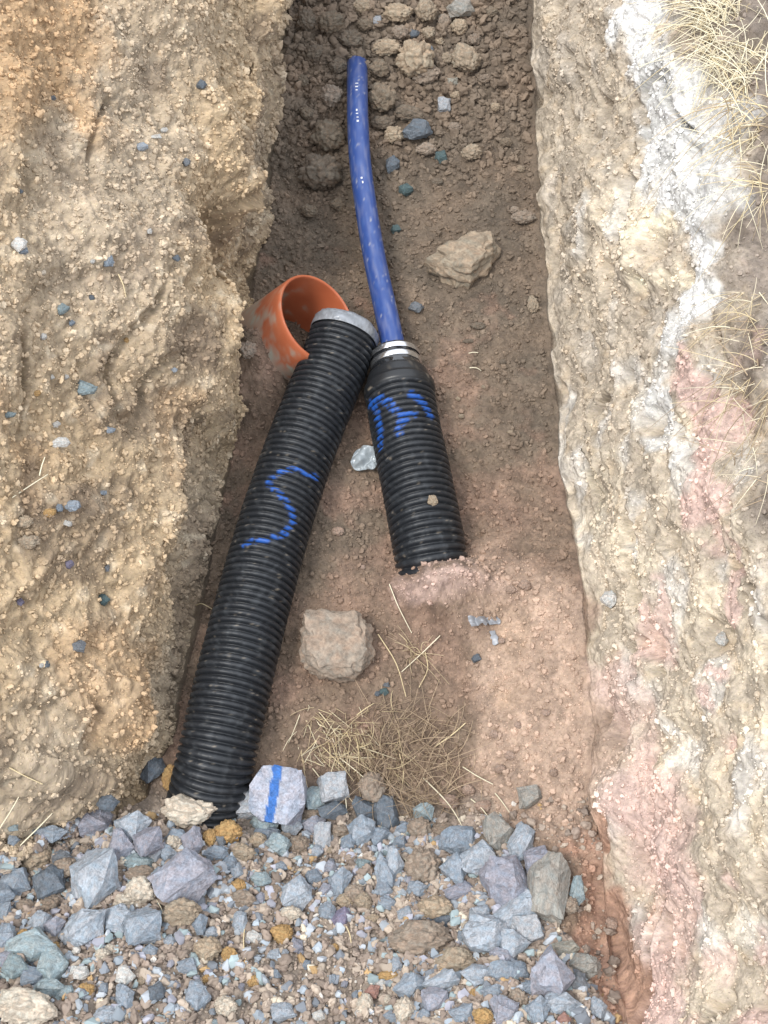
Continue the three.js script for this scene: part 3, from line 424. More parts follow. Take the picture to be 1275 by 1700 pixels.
const named = [
  [251, 1271, 42, 54, 'd', 5, 'dark purple grey stone above the gravel against the duct end'], [287, 1287, 36, 50, 'o', 0, 'orange brown clod wedged against the lower duct end'], [179, 1323, 38, 28, 'd', 10, 'small dark shiny blue stone alone on the bank foot'],
  [162, 1455, 80, 106, 'b', 10, 'tall pale blue boulder with a brown band, biggest on the left'], [305, 1466, 108, 84, 'l', 15, 'broad lavender stone, widest of the left gravel'], [86, 1465, 56, 60, 'd', 0, 'dark slate stone left of the banded boulder'], [33, 1470, 58, 50, 'b', -10, 'blue grey stone at left edge above the teal slabs'],
  [160, 1376, 60, 54, 'l', 0, 'lavender stone at the top of the left gravel'], [232, 1482, 54, 44, 'c', 0, 'cream crumbly lump right of the banded boulder'], [306, 1364, 94, 54, 'c', 0, 'pale tan clod covering the lower end of the long duct'],
  [48, 1672, 108, 64, 'c', 0, 'large pale cream clod in the bottom left corner'], [414, 1332, 50, 46, 'G', 20, 'rounded light grey stone in front of the striped block'], [551, 1304, 48, 48, 'G', 12, 'light grey cube shaped stone right of the striped block'],
  [618, 1298, 46, 56, 'n', 0, 'brown lump with grey top under the root mat'], [442, 1363, 52, 42, 't', 0, 'greenish stone just below the striped block'], [914, 1466, 68, 118, 'g', -12, 'long upright beige stone beside the red wall foot'],
  [842, 1459, 84, 78, 'l', 0, 'broad lavender stone left of the upright beige stone'], [862, 1514, 112, 56, 'b', 24, 'long slanting pale blue slab by the right wall'], [875, 1546, 52, 48, 'G', 15, 'light grey block leaning on the slanting slab'], [912, 1614, 76, 84, 'l', 10, 'lavender wedge with a raised tip by the right wall'],
  [768, 1401, 74, 52, 'b', 10, 'pale blue stone at the top of the right heap'], [834, 1381, 54, 62, 'g', 30, 'beige grey stone at the top of the right heap'], [703, 1560, 104, 62, 'n', 0, 'wide crumbly brown clod in the middle of the grit'], [700, 1440, 62, 62, 'n', 0, 'brown clod with bluish flank below the root mat'],
  [469, 1551, 38, 32, 'o', 0, 'rusty orange clod in the middle of the grit'], [573, 1527, 34, 30, 'p', 30, 'purple stone in the middle of the grit'], [616, 1647, 34, 22, 'r', 20, 'flat brick red stone near the bottom edge'], [376, 1385, 50, 40, 'o', 0, 'yellow ochre clod below the lower duct end'],
  [464, 1408, 44, 36, 't', 0, 'bright teal stone in the fine blue gravel'], [642, 1346, 48, 58, 'd', 0, 'tall dark stone under the root mat'], [55, 1572, 98, 58, 't', 0, 'broad pale teal slab at the left edge'],
  [762, 14, 46, 36, 'g', 0, 'grey stone at the top edge among the rubble'], [692, 218, 50, 36, 'd', 0, 'dark slate wedge right of the blue pipe'], [685, 95, 64, 64, 'a', 0, 'largest crumbly tan clod right of the pipe end'], [531, 285, 72, 62, 'u', 0, 'big dark brown clod left of the blue pipe, lowest'], [540, 222, 60, 56, 'u', 0, 'dark brown clod left of the blue pipe, second lowest'],
  [553, 160, 40, 44, 'n', 0, 'rounded brown clod left of the blue pipe end'], [634, 158, 50, 56, 'u', 0, 'dark brown clod touching the blue pipe on its right'], [770, 92, 46, 62, 'a', 20, 'upright tan brown clod right in the rubble'], [737, 172, 22, 28, 'G', 0, 'small pale grey stone right of the rubble'],
  [25, 402, 28, 28, 'w', 0, 'bright white stone on the left bank at the picture edge'], [36, 413, 20, 15, 'b', 0, 'small blue stone under the bright white stone'], [256, 227, 22, 10, 'w', -15, 'thin white pebble high on the left bank'], [233, 244, 20, 15, 'b', 0, 'small blue chip beside the thin white pebble'], [178, 434, 20, 26, 'b', 15, 'blue grey pebble standing on end on the left bank'],
  [103, 507, 24, 20, 't', 0, 'teal pebble on the left bank below the standing pebble'], [135, 640, 36, 26, 't', 0, 'largest teal stone on the left bank'], [12, 685, 28, 14, 't', 0, 'flat blue green pebble at the left picture edge'], [118, 841, 26, 20, 'b', 10, 'blue pebble beside an ochre one on the left bank'], [80, 848, 22, 17, 'o', 0, 'ochre pebble on the left bank'], [165, 988, 26, 22, 'T', 0, 'dark teal pebble on the lower left bank'], [127, 1068, 24, 20, 'd', 0, 'dark pebble in the orange part of the left bank'],
  [98, 736, 36, 17, 'w', 0, 'flat whitish stone on the left bank'], [332, 140, 18, 22, 'd', 0, 'grey stone stuck under the upper bank ledge'], [305, 268, 15, 16, 'd', 0, 'small dark stone stuck in the upper bank'], [40, 893, 38, 26, 'a', 0, 'tan stone on the left bank, lower of two'], [38, 866, 32, 22, 'a', 0, 'tan stone on the left bank, upper of two'],
  [1200, 1056, 20, 26, 'w', 10, 'pale stone set in a pink patch of the wall'], [1017, 992, 30, 32, 'w', 0, 'whitish stone bedded in the wall'], [638, 1146, 16, 13, 'T', 0, 'tiny teal stone below the square brown lump'], [790, 1089, 17, 15, 'd', 0, 'small dark stone right of the square brown lump'], [868, 366, 44, 24, 'n', 0, 'brown clod at the foot of the right wall'],
  [670, 313, 24, 22, 'T', 0, 'round dark teal stone right of the blue pipe'], [658, 381, 18, 17, 'T', 0, 'small dark teal stone close right of the blue pipe'], [692, 508, 26, 20, 'd', 0, 'dark stone beside the lower end of the blue pipe'], [882, 500, 20, 34, 'a', 0, 'pale lump stuck to the right wall foot'], [780, 252, 36, 30, 'a', 0, 'tan clod alone right of the dark slate wedge'],
];
for (const [x, y, w, h, k, r, label] of named) stone(x, y, w, h, k, { rot: r, label, raise: label.startsWith('pale tan clod covering') ? 0.016 : 0 });
const GRAVEL = [
  [88, 1392, 54, 25, 'b'], [224, 1375, 54, 42, 'b'], [200, 1406, 42, 50, 'l'], [246, 1399, 46, 48, 'l'], [226, 1434, 52, 28, 't'], [290, 1391, 42, 27, 'b'], [285, 1403, 27, 27, 'c'], [320, 1405, 34, 50, 'l'], [285, 1425, 30, 26, 'b'], [62, 1423, 52, 46, 'a'], [100, 1423, 34, 25, 'd'], [110, 1444, 36, 32, 'n'], [230, 1452, 46, 26, 'n'], [262, 1455, 32, 32, 'b'], [10, 1492, 38, 36, 'b'],
  [5, 1519, 28, 32, 'b'], [82, 1497, 32, 26, 'n'], [40, 1503, 28, 20, 'n'], [65, 1531, 36, 32, 'b', 20], [93, 1536, 34, 28, 'l'], [144, 1537, 74, 52, 'b', 35], [195, 1531, 52, 42, 'b'], [236, 1540, 62, 60, 'b', -10], [304, 1520, 62, 42, 'a'], [90, 1604, 48, 54, 't'], [32, 1609, 42, 36, 't'], [55, 1626, 46, 30, 'b'], [88, 1636, 50, 30, 't'], [206, 1615, 30, 30, 'w'], [139, 1621, 28, 22, 'w'], [206, 1648, 30, 40, 'b', 15], [310, 1610, 30, 25, 'b'], [327, 1648, 40, 46, 'b'], [258, 1645, 26, 28, 'd'], [184, 1689, 40, 26, 'b'], [144, 1646, 28, 22, 'o'], [41, 1561, 19, 19, 'o'], [93, 1575, 19, 19, 'o'], [212, 1503, 36, 24, 'c'], [12, 1560, 34, 40, 'b'], [10, 1600, 30, 26, 'l'], [112, 1650, 28, 20, 't'], [280, 1570, 20, 18, 'b'], [252, 1585, 24, 22, 'b'], [168, 1585, 22, 20, 'c'], [187, 1582, 18, 16, 'c'],
  [524, 1320, 30, 38, 't'], [550, 1343, 44, 28, 'd'], [608, 1338, 36, 40, 'd'], [483, 1367, 32, 30, 'b'], [517, 1367, 38, 26, 'l'], [515, 1351, 28, 16, 'n'], [367, 1359, 38, 24, 'l'], [435, 1383, 42, 24, 'b'], [496, 1409, 32, 32, 'n'], [428, 1397, 30, 25, 'a'], [538, 1392, 28, 42, 'G'], [604, 1385, 42, 48, 'b'], [630, 1390, 32, 28, 'b'], [576, 1404, 22, 27, 'b'], [568, 1384, 36, 24, 'n'], [355, 1420, 38, 22, 'b'], [367, 1399, 24, 31, 'd'], [400, 1417, 42, 30, 'a'], [432, 1457, 32, 20, 't'], [392, 1444, 22, 24, 'b'], [565, 1465, 36, 40, 'b'], [490, 1484, 48, 50, 'b'], [637, 1441, 32, 60, 'b', 15], [643, 1481, 28, 28, 'b'], [345, 1392, 22, 26, 'o'], [533, 1420, 20, 22, 'b'], [600, 1432, 24, 20, 't'], [376, 1434, 26, 24, 'b'], [545, 1440, 22, 20, 'l'], [520, 1462, 26, 24, 'b'], [468, 1440, 20, 18, 'b'], [585, 1484, 30, 24, 'n'], [540, 1484, 22, 20, 'l'], [390, 1470, 24, 22, 'o'], [455, 1475, 20, 16, 'n'], [400, 1490, 38, 28, 'n'],
  [399, 1531, 25, 32, 'b'], [423, 1552, 24, 20, 'w'], [496, 1572, 20, 24, 'l'], [545, 1516, 25, 24, 'b'], [344, 1577, 42, 36, 'a'], [381, 1587, 24, 24, 'o'], [371, 1671, 36, 30, 'c'], [533, 1688, 19, 17, 'w'], [605, 1671, 28, 38, 'c'], [480, 1521, 32, 22, 'c'], [470, 1683, 38, 32, 'b'], [619, 1525, 22, 14, 'a'], [352, 1556, 24, 20, 'b'], [455, 1591, 24, 16, 'b'], [508, 1600, 17, 14, 'b'], [463, 1618, 14, 20, 'b'], [330, 1530, 24, 30, 'b'], [420, 1630, 22, 18, 'o'], [340, 1625, 18, 16, 'o'], [600, 1500, 28, 24, 'a'], [575, 1498, 26, 22, 'a'], [640, 1560, 24, 12, 't'], [552, 1626, 12, 16, 'b'], [640, 1620, 30, 16, 'o'], [595, 1680, 16, 14, 'w'], [632, 1634, 18, 14, 'w'],
  [753, 1446, 42, 46, 'b'], [798, 1431, 60, 50, 'b', 10], [868, 1398, 38, 62, 'b', -20], [768, 1483, 52, 30, 'l'], [895, 1425, 42, 42, 'l'], [697, 1375, 38, 32, 'n'], [690, 1477, 34, 26, 'b'], [738, 1380, 36, 24, 'n'], [812, 1406, 42, 42, 'u'], [656, 1430, 32, 50, 'b'], [953, 1476, 24, 46, 't'], [857, 1487, 36, 26, 'a'], [702, 1350, 32, 30, 't'], [670, 1380, 26, 24, 'b'], [660, 1400, 24, 22, 'b'], [940, 1500, 26, 26, 'n'],
  [805, 1551, 68, 62, 'b', 20], [850, 1571, 52, 46, 'b'], [795, 1519, 32, 30, 'b'], [790, 1620, 50, 36, 'b'], [836, 1618, 48, 34, 'b'], [684, 1637, 48, 36, 'b', 25], [732, 1630, 54, 30, 'b', 15], [720, 1663, 42, 38, 'l', -15], [818, 1651, 42, 22, 'b'], [836, 1681, 44, 42, 'l'], [893, 1677, 40, 36, 'b'], [962, 1606, 52, 38, 'g'], [955, 1633, 30, 38, 'd'], [925, 1665, 60, 36, 'b'], [804, 1686, 32, 26, 'o'], [765, 1684, 38, 30, 'b'], [673, 1678, 30, 36, 'c'], [759, 1596, 62, 42, 'a'], [985, 1671, 28, 32, 'b'], [935, 1688, 22, 19, 'r'], [863, 1655, 32, 28, 'n'], [786, 1650, 14, 16, 'o'], [729, 1510, 52, 38, 'a'], [732, 1529, 42, 24, 'd'], [938, 1580, 42, 26, 'g'], [830, 1591, 38, 22, 'l'], [772, 1534, 18, 18, 'c'], [766, 1556, 18, 18, 'b'], [700, 1690, 24, 20, 'b'], [860, 1610, 30, 34, 'b'], [655, 1602, 20, 22, 'b'], [642, 1500, 30, 22, 'b'], [672, 1520, 26, 24, 'b'], [648, 1690, 24, 18, 'b'], [880, 1640, 34, 26, 'b'],
];
for (const [x, y, w, h, k, r] of GRAVEL) stone(x, y, w * 1.12, h * 1.12, k, { rot: r ?? 0, place: 'gravel' });
for (const [x, y, w, h, k, label] of [[478, 594, 46, 40, 'n', 'brown clod below the mouth of the drain pipe'], [412, 575, 30, 34, 'n', 'brown clod left of the drain pipe at the bank foot']]) stone(x, y, w, h, k, { label, lift: 0.5 });
const RUBBLE = [[545, 38, 44, 42, 'u'], [595, 8, 36, 28, 'a'], [655, 22, 52, 36, 'a'], [708, 14, 38, 42, 'a'], [664, 55, 32, 28, 'n'], [688, 56, 20, 16, 'd'], [712, 78, 18, 14, 'b'], [627, 36, 14, 20, 'G'], [642, 80, 50, 30, 'a'], [708, 122, 52, 38, 'n'], [762, 48, 28, 30, 'a'], [737, 32, 24, 26, 'n'], [650, 225, 34, 30, 'a'], [705, 247, 36, 24, 'n'], [753, 134, 18, 18, 'g'], [730, 257, 20, 24, 'T'], [676, 190, 52, 28, 'u'], [631, 205, 42, 24, 'u'], [711, 56, 24, 24, 'a'], [727, 70, 16, 16, 'a'], [820, 180, 16, 16, 'a'], [650, 270, 24, 32, 'd'], [864, 280, 15, 12, 'a'], [505, 30, 34, 40, 'u'], [580, 62, 40, 34, 'u'], [520, 90, 36, 30, 'u'], [560, 110, 30, 26, 'u'], [602, 40, 30, 24, 'u'], [628, 115, 36, 30, 'u'], [740, 95, 22, 22, 'a'], [785, 62, 22, 22, 'n'], [755, 155, 20, 14, 'a'], [850, 350, 18, 14, 'n'], [728, 300, 20, 14, 'u'], [765, 450, 26, 14, 'u'], [560, 340, 26, 22, 'u'], [510, 350, 30, 24, 'u'], [505, 190, 26, 24, 'u'], [800, 130, 24, 18, 'n'], [810, 20, 26, 20, 'u'], [840, 60, 18, 14, 'n'], [500, 135, 24, 22, 'u'], [755, 210, 26, 18, 'n'], [835, 235, 22, 18, 'u']];
for (const [x, y, w, h, k] of RUBBLE) stone(x, y, w, h, k, { place: 'rubble' });
const BANK = [[245, 380, 11, 10, 'w'], [70, 452, 11, 9, 'c'], [182, 713, 18, 12, 'b'], [95, 842, 13, 14, 'b'], [110, 868, 14, 11, 'w'], [85, 625, 9, 9, 'w'], [107, 625, 9, 9, 'w'], [73, 555, 13, 12, 'w'], [290, 432, 14, 12, 'd'], [88, 160, 12, 10, 'd'], [118, 538, 12, 12, 'b'], [150, 430, 9, 9, 'w'], [270, 215, 14, 10, 'w'], [32, 316, 10, 8, 'd'], [150, 490, 10, 9, 'd'], [172, 818, 12, 10, 'b'], [112, 935, 16, 14, 'p'], [178, 942, 10, 14, 'd'], [30, 995, 14, 14, 'p'], [78, 1100, 12, 12, 'd'], [285, 610, 12, 9, 'b'], [205, 560, 9, 9, 'o'], [66, 1100, 9, 8, 'w'], [60, 650, 12, 14, 'o'], [92, 700, 15, 10, 'w'], [22, 1375, 20, 12, 't']];
for (const [x, y, w, h, k] of BANK) stone(x, y, w, h, k, { place: 'bank' });
const FLOOR = [[790, 540, 26, 14, 'u'], [777, 568, 22, 9, 'u'], [640, 1135, 12, 9, 'd'], [626, 1150, 12, 9, 'd'], [830, 1060, 12, 10, 'n'], [845, 975, 18, 14, 'n'], [870, 970, 22, 18, 'a'], [765, 690, 11, 9, 'a'], [800, 640, 9, 7, 'a'], [760, 660, 9, 8, 'a'], [846, 1250, 20, 16, 'n'], [905, 1180, 16, 12, 'n'], [560, 880, 22, 16, 'n'], [600, 940, 9, 8, 'a'], [880, 1320, 46, 40, 'g'], [820, 1215, 18, 14, 'n'], [860, 1200, 14, 12, 'n'], [920, 1280, 14, 14, 'u'], [845, 715, 11, 9, 'a'], [832, 600, 12, 10, 'u'], [745, 1330, 34, 26, 'u'], [800, 1340, 30, 22, 'n'], [775, 1310, 22, 18, 'n'], [830, 1275, 20, 16, 'n'], [1015, 1535, 22, 26, 'a']];
for (const [x, y, w, h, k] of FLOOR) stone(x, y, w, h, y > 800 && 'nua'.includes(k) ? 'k' : k, { place: 'floor' });
{ // loose small stones between, scattered in plan over the gravel bed
  const R = rng(4242), kinds = 'bbbbblltdnnnaacowGb'; let n = 0;
  while (n < 70) { const x = mix(-0.62, 0.20, R()), z = mix(-0.38, -0.02, R()), o = heightAt(x, z); if (Math.abs(P[o * 3] - x) > 0.02) continue; const [px, py] = toPhoto(P[o * 3], P[o * 3 + 1], P[o * 3 + 2]); const w = 13 + 13 * R() * R(); if (placed.some(q => Math.hypot(q.px - px, q.py - py) < (q.w + w) * 0.36) || py > 1740 || px < -20) continue; stone(px, py, w, w * (0.7 + 0.3 * R()), kinds[Math.floor(R() * kinds.length)], { rot: R() * 180, place: 'scatter' }); n++; }
}
// labels: what it is and where it lies, numbered along the row only where looks do not tell
{
  const where = q => {
    if (q.place === 'bank') return q.py < 420 ? 'on the upper left bank' : q.py < 760 ? 'on the middle left bank' : 'on the lower left bank';
    if (q.place === 'rubble') return (q.px < 600 ? 'left of blue pipe' : q.px < 690 ? 'just right of blue pipe' : 'far right') + (q.py < 70 ? ' in the back rubble' : q.py < 190 ? ' in the middle rubble' : ' before the rubble');
    if (q.place === 'floor') return q.py < 800 ? 'on the floor right of the ducts' : q.py < 1180 ? 'on the pinkish floor' : 'on the floor just above the gravel';
    const c = q.px < 170 ? 'far left' : q.px < 340 ? 'left' : q.px < 500 ? 'centre left' : q.px < 660 ? 'centre' : q.px < 820 ? 'centre right' : 'far right', r = q.py < 1420 ? 'top' : q.py < 1510 ? 'upper' : q.py < 1600 ? 'lower' : 'bottom';
    return `in the ${r} gravel ${c}`;
  };
  const sets = {};
  for (const q of placed) {
    if (q.label) { tag(q.o, q.label, q.category); continue; }
    const K = KINDS[q.kind], size = q.place === 'scatter' ? 'tiny ' : q.w * q.h > 1700 ? 'large ' : q.w * q.h > 800 ? '' : 'small ', shape = K[3] === 'clod' ? 'clod' : q.category;
    (sets[`${size}${K[0]} ${shape} ${where(q)}`] ??= []).push(q);
  }
  const ord = ['leftmost', 'second from left', 'third from left', 'fourth from left', 'fifth from left', 'sixth from left', 'seventh from left', 'eighth from left', 'ninth from left'];
  for (const [base, list] of Object.entries(sets)) { list.sort((a, b) => a.px - b.px); list.forEach((q, i) => tag(q.o, list.length === 1 ? base : `${base}, ${i === list.length - 1 ? 'rightmost' : ord[i]}`, q.category, list.length > 1 ? base : undefined)); }
}

// ---------------------------------------------------------------- other single things
{ // pale block with a blue stripe sprayed over it
  let g = splitTris(new ConvexGeometry([[-0.46, -0.5, 0.40], [0.40, -0.5, 0.46], [0.5, -0.5, -0.2], [-0.42, -0.5, -0.4], [-0.5, 0.12, 0.30], [0.22, 0.2, 0.5], [0.5, 0.15, 0.12], [0.42, 0.40, -0.42], [-0.28, 0.5, -0.45], [-0.5, 0.34, -0.1], [-0.2, 0.18, 0.47], [0.2, 0.48, -0.35]].map(a => new THREE.Vector3(...a))), 4);
  const p = g.attributes.position, v = new THREE.Vector3();
  for (let i = 0; i < p.count; i++) { v.fromBufferAttribute(p, i); const d = 1 + 0.10 * fbm(v.x * 3 + 4, v.y * 3, v.z * 3, 2) - 0.05 * sst(0.10, 0, Math.abs(nz(v.x * 3, v.y * 2.2, v.z * 2.6 + 8))); p.setXYZ(i, v.x * d, v.y * d, v.z * d); }
  g = boxUV(toCreasedNormals(unit(g), 0.5)); const q = g.attributes.position, c = new Float32Array(q.count * 3);
  for (let i = 0; i < q.count; i++) { const x = q.getX(i), y = q.getY(i), z = q.getZ(i); const b = Math.abs(x + 0.06 + 0.10 * z + 0.03 * nz(y * 5, z * 5, 2)) < 0.085; c.set(b ? [0.035, 0.16, 0.50] : [0.42, 0.44, 0.52], i * 3); }
  g.setAttribute('color', new THREE.BufferAttribute(c, 3));
  const m = new THREE.MeshStandardMaterial({ vertexColors: true, map: stoneMap, bumpMap: stoneBump, bumpScale: 0.001, roughness: 0.6 }), o = new THREE.Mesh(g, m), G = ground(462, 1330);
  o.scale.set(0.079, 0.072, 0.078); o.rotation.set(0.12, -0.08, 0.03); o.position.copy(G.p).add(new THREE.Vector3(0, 0.030, 0));
  tag(add(o, 'striped_block'), 'pale lavender block with a bright blue stripe at the duct end', 'block');
}
{ // small stone lying on the short duct
  const k = 0.265 / rightAxis.getLength(), c = rightAxis.getPointAt(k), o = new THREE.Mesh(CLODS[3], KINDS.a[1][0]); o.scale.set(0.017, 0.013, 0.018); o.position.set(c.x + 0.012, c.y + RD + 0.002, c.z);
  tag(add(o, 'pebble'), 'small tan crumb of earth resting on the short duct', 'pebble');
}
function scrap(name, label, w, h, seed, px, py, lift, mat, tilt) { // crumpled scrap of film or tape
  const g = new THREE.PlaneGeometry(w, h, 26, 26), p = g.attributes.position; g.rotateX(-Math.PI / 2);
  for (let i = 0; i < p.count; i++) { let x = p.getX(i), z = p.getZ(i); const an = Math.atan2(z, x), kk = (0.72 + 0.5 * nz(Math.cos(an) * 0.9 + seed + 0.4, Math.sin(an) * 0.9, 2)) * Math.max(Math.abs(x), Math.abs(z)) / (Math.hypot(x, z) + 1e-6) * 1.15; x *= kk; z *= kk; p.setXYZ(i, x + 0.3 * w * nz(z * 22, seed, 1), w * 0.5 * Math.abs(nz(x * 45, z * 45, seed + 0.3)) + w * 0.10 * nz(x * 130, z * 130, seed + 5.5), z + 0.3 * h * nz(x * 22, seed, 8)); }
  const low = g.clone(); low.translate(0, -0.0006, 0); low.index.array.reverse(); const s = mergeGeometries([g, low]); s.computeVertexNormals();
  const G = ground(px, py), o = new THREE.Mesh(s, mat); o.position.copy(G.p).add(new THREE.Vector3(0, lift, 0)); o.rotation.set(...tilt); tag(add(o, name), label, 'scrap');
}
const filmMat = new THREE.MeshPhysicalMaterial({ color: new THREE.Color().setRGB(0.55, 0.60, 0.63), roughness: 0.16, transmission: 0.45, thickness: 0, clearcoat: 0.6 });
const tapeMat = new THREE.MeshPhysicalMaterial({ color: new THREE.Color().setRGB(0.27, 0.28, 0.30), roughness: 0.4, metalness: 0.2 });
scrap('plastic_scrap', 'crumpled clear plastic scrap between the two ducts', 0.05, 0.05, 3, 606, 768, 0.014, filmMat, [0.3, 0.3, 0.2]);
scrap('tape_scrap', 'torn grey tape scrap on the pinkish floor', 0.045, 0.016, 9, 802, 1034, 0.005, tapeMat, [0.05, 0.1, 0]);
scrap('tape_scrap', 'small twisted grey tape end below the torn scrap', 0.012, 0.03, 14, 816, 1058, 0.004, tapeMat, [0, 0.2, 0]);
scrap('paper_scrap', 'tiny white chip beside the square brown lump', 0.013, 0.01, 21, 501, 1080, 0.006, new THREE.MeshStandardMaterial({ color: new THREE.Color().setRGB(0.75, 0.72, 0.66), roughness: 0.8 }), [0.4, 0.6, 0]);

// ---------------------------------------------------------------- dead grass, roots and straws
function blade(pts, r0, r1, segs, out) { // thin tapered stalk along points
  const c = new THREE.CatmullRomCurve3(pts), p = [], ix = []; const T = new THREE.Vector3(), A = new THREE.Vector3(), B = new THREE.Vector3(), q = new THREE.Vector3();
  for (let i = 0; i <= segs; i++) { c.getPoint(i / segs, q); c.getTangent(i / segs, T); A.set(0.3, 1, 0.2).cross(T).normalize(); B.crossVectors(T, A); const r = mix(r0, r1, i / segs); for (let k = 0; k < 3; k++) { const a = k * 2.094; p.push(q.x + (A.x * Math.cos(a) + B.x * Math.sin(a)) * r, q.y + (A.y * Math.cos(a) + B.y * Math.sin(a)) * r, q.z + (A.z * Math.cos(a) + B.z * Math.sin(a)) * r); } }
  for (let i = 0; i < segs; i++) for (let k = 0; k < 3; k++) { const a = i * 3 + k, b = i * 3 + (k + 1) % 3; ix.push(a, b, a + 3, b, b + 3, a + 3); }
  const base = out.p.length / 3; for (const v of p) out.p.push(v); for (const v of ix) out.i.push(v + base); return p.length / 3;
}
const strawMat = new THREE.MeshStandardMaterial({ vertexColors: true, roughness: 0.75 });
function strawMesh(out) { const g = new THREE.BufferGeometry(); g.setAttribute('position', new THREE.Float32BufferAttribute(out.p, 3)); g.setAttribute('color', new THREE.Float32BufferAttribute(out.c, 3)); g.setIndex(out.i); g.computeVertexNormals(); return new THREE.Mesh(g, strawMat); }
const STRAW = [0.66, 0.54, 0.33], PALE = [0.78, 0.71, 0.53], DULL = [0.40, 0.30, 0.20], ROOT = [0.20, 0.135, 0.09];
function tuft(name, label, px, py, n, len, { dir = [0, 0.6, 0.4], spread = 0.8, sag = 0.5, base = 0.02, cols = [STRAW, PALE, DULL], r = 0.0011, seed = 1, group, curl = 0.7 } = {}) {
  const R = rng(seed * 331 + 7), out = { p: [], i: [], c: [] }, G = ground(px, py), D = new THREE.Vector3(...dir).normalize();
  for (let k = 0; k < n; k++) {
    const a = G.p.clone().add(new THREE.Vector3((R() - 0.5) * 2 * base, -0.004, (R() - 0.5) * 2 * base)), d = D.clone().add(new THREE.Vector3((R() - 0.5) * 2.4, (R() - 0.5) * 1.6, (R() - 0.5) * 2.8).multiplyScalar(spread)).normalize(), L = len * (0.45 + 0.75 * R()), s = sag * (0.4 + R());
    const pts = []; const cx = (R() - 0.5) * curl, cz = (R() - 0.5) * curl; for (let i = 0; i <= 4; i++) { const t = i / 4; pts.push(new THREE.Vector3(a.x + d.x * L * t + cx * L * t * t, a.y + d.y * L * t - s * L * t * t, a.z + d.z * L * t + cz * L * t * t)); }
    const m = blade(pts, r * (0.7 + 0.6 * R()), r * 0.35, 6, out), c = mixc(cols[Math.floor(R() * cols.length)], cols[0], R() * 0.6), b = 0.8 + 0.4 * R(); for (let i = 0; i < m; i++) out.c.push(c[0] * b, c[1] * b, c[2] * b);
  }
  return tag(add(strawMesh(out), name), label, 'dry grass', group);
}
const turf = 'dry grass along the top of the right wall';
tuft('grass_tuft', 'brightest yellow grass tuft in the upper right corner', 1210, 15, 230, 0.11, { dir: [-0.2, 0.35, 0.25], spread: 1.1, sag: 0.5, base: 0.05, seed: 2, group: turf, cols: [PALE, STRAW, PALE], r: 0.0010 });
tuft('grass_tuft', 'yellow grass tuft below the corner tuft on right edge', 1240, 100, 200, 0.095, { dir: [-0.25, 0.3, 0.2], spread: 1.1, sag: 0.55, base: 0.05, seed: 3, group: turf, cols: [PALE, STRAW, PALE], r: 0.0010 });
tuft('grass_tuft', 'thin drooping grass hanging over the wall near the top', 1265, 190, 110, 0.11, { dir: [-0.35, 0.2, 0.3], spread: 1.1, sag: 0.7, base: 0.05, seed: 4, group: turf, r: 0.0009 });
tuft('grass_tuft', 'sparse pale grass stalks in the middle right edge', 1270, 300, 50, 0.085, { dir: [-0.4, 0.2, 0.3], sag: 0.6, base: 0.03, seed: 5, group: turf, r: 0.0008 });
tuft('grass_tuft', 'loose grass and rootlets above the pink wall streak', 1268, 520, 60, 0.065, { dir: [-0.5, 0.2, 0.3], sag: 0.6, base: 0.04, seed: 6, group: turf, r: 0.0008, cols: [DULL, STRAW, PALE] });
tuft('grass_tuft', 'long straggling grass stalks beside the pink wall streak', 1270, 640, 70, 0.085, { dir: [-0.5, 0.2, 0.4], sag: 0.7, base: 0.045, seed: 7, group: turf, r: 0.0008, cols: [DULL, STRAW, PALE] });
tuft('grass_tuft', 'lowest thin grass strands on the right edge', 1272, 770, 30, 0.06, { dir: [-0.5, 0.2, 0.4], sag: 0.6, base: 0.04, seed: 8, group: turf, cols: [DULL, PALE], r: 0.0008 });
tuft('grass_tuft', 'pale straw tuft lying on the floor above the gravel', 545, 1210, 200, 0.062, { dir: [0.1, 0.12, 0.3], spread: 0.75, sag: 0.3, base: 0.045, seed: 9, cols: [STRAW, DULL, PALE], r: 0.0011, curl: 0.5 });
tuft('root_mat', 'tangled brown root mat above the gravel', 690, 1250, 650, 0.07, { dir: [0.1, 0.25, 0.1], spread: 1.1, sag: 0.4, base: 0.075, seed: 10, cols: [DULL, ROOT, DULL], r: 0.0008, curl: 1.2 });
tuft('root_mat', 'smaller tangle of brown roots right of the straw tuft', 605, 1230, 260, 0.06, { dir: [0.1, 0.5, 0.2], spread: 1.1, sag: 0.6, base: 0.05, seed: 12, cols: [ROOT, DULL, STRAW], r: 0.0008, curl: 1.2 });
tuft('grass_tuft', 'wispy dry tuft right of the square brown lump', 685, 1075, 30, 0.06, { dir: [0.1, 0.4, 0.1], spread: 1.1, sag: 0.5, base: 0.012, seed: 11, cols: [DULL, STRAW], r: 0.0008 });
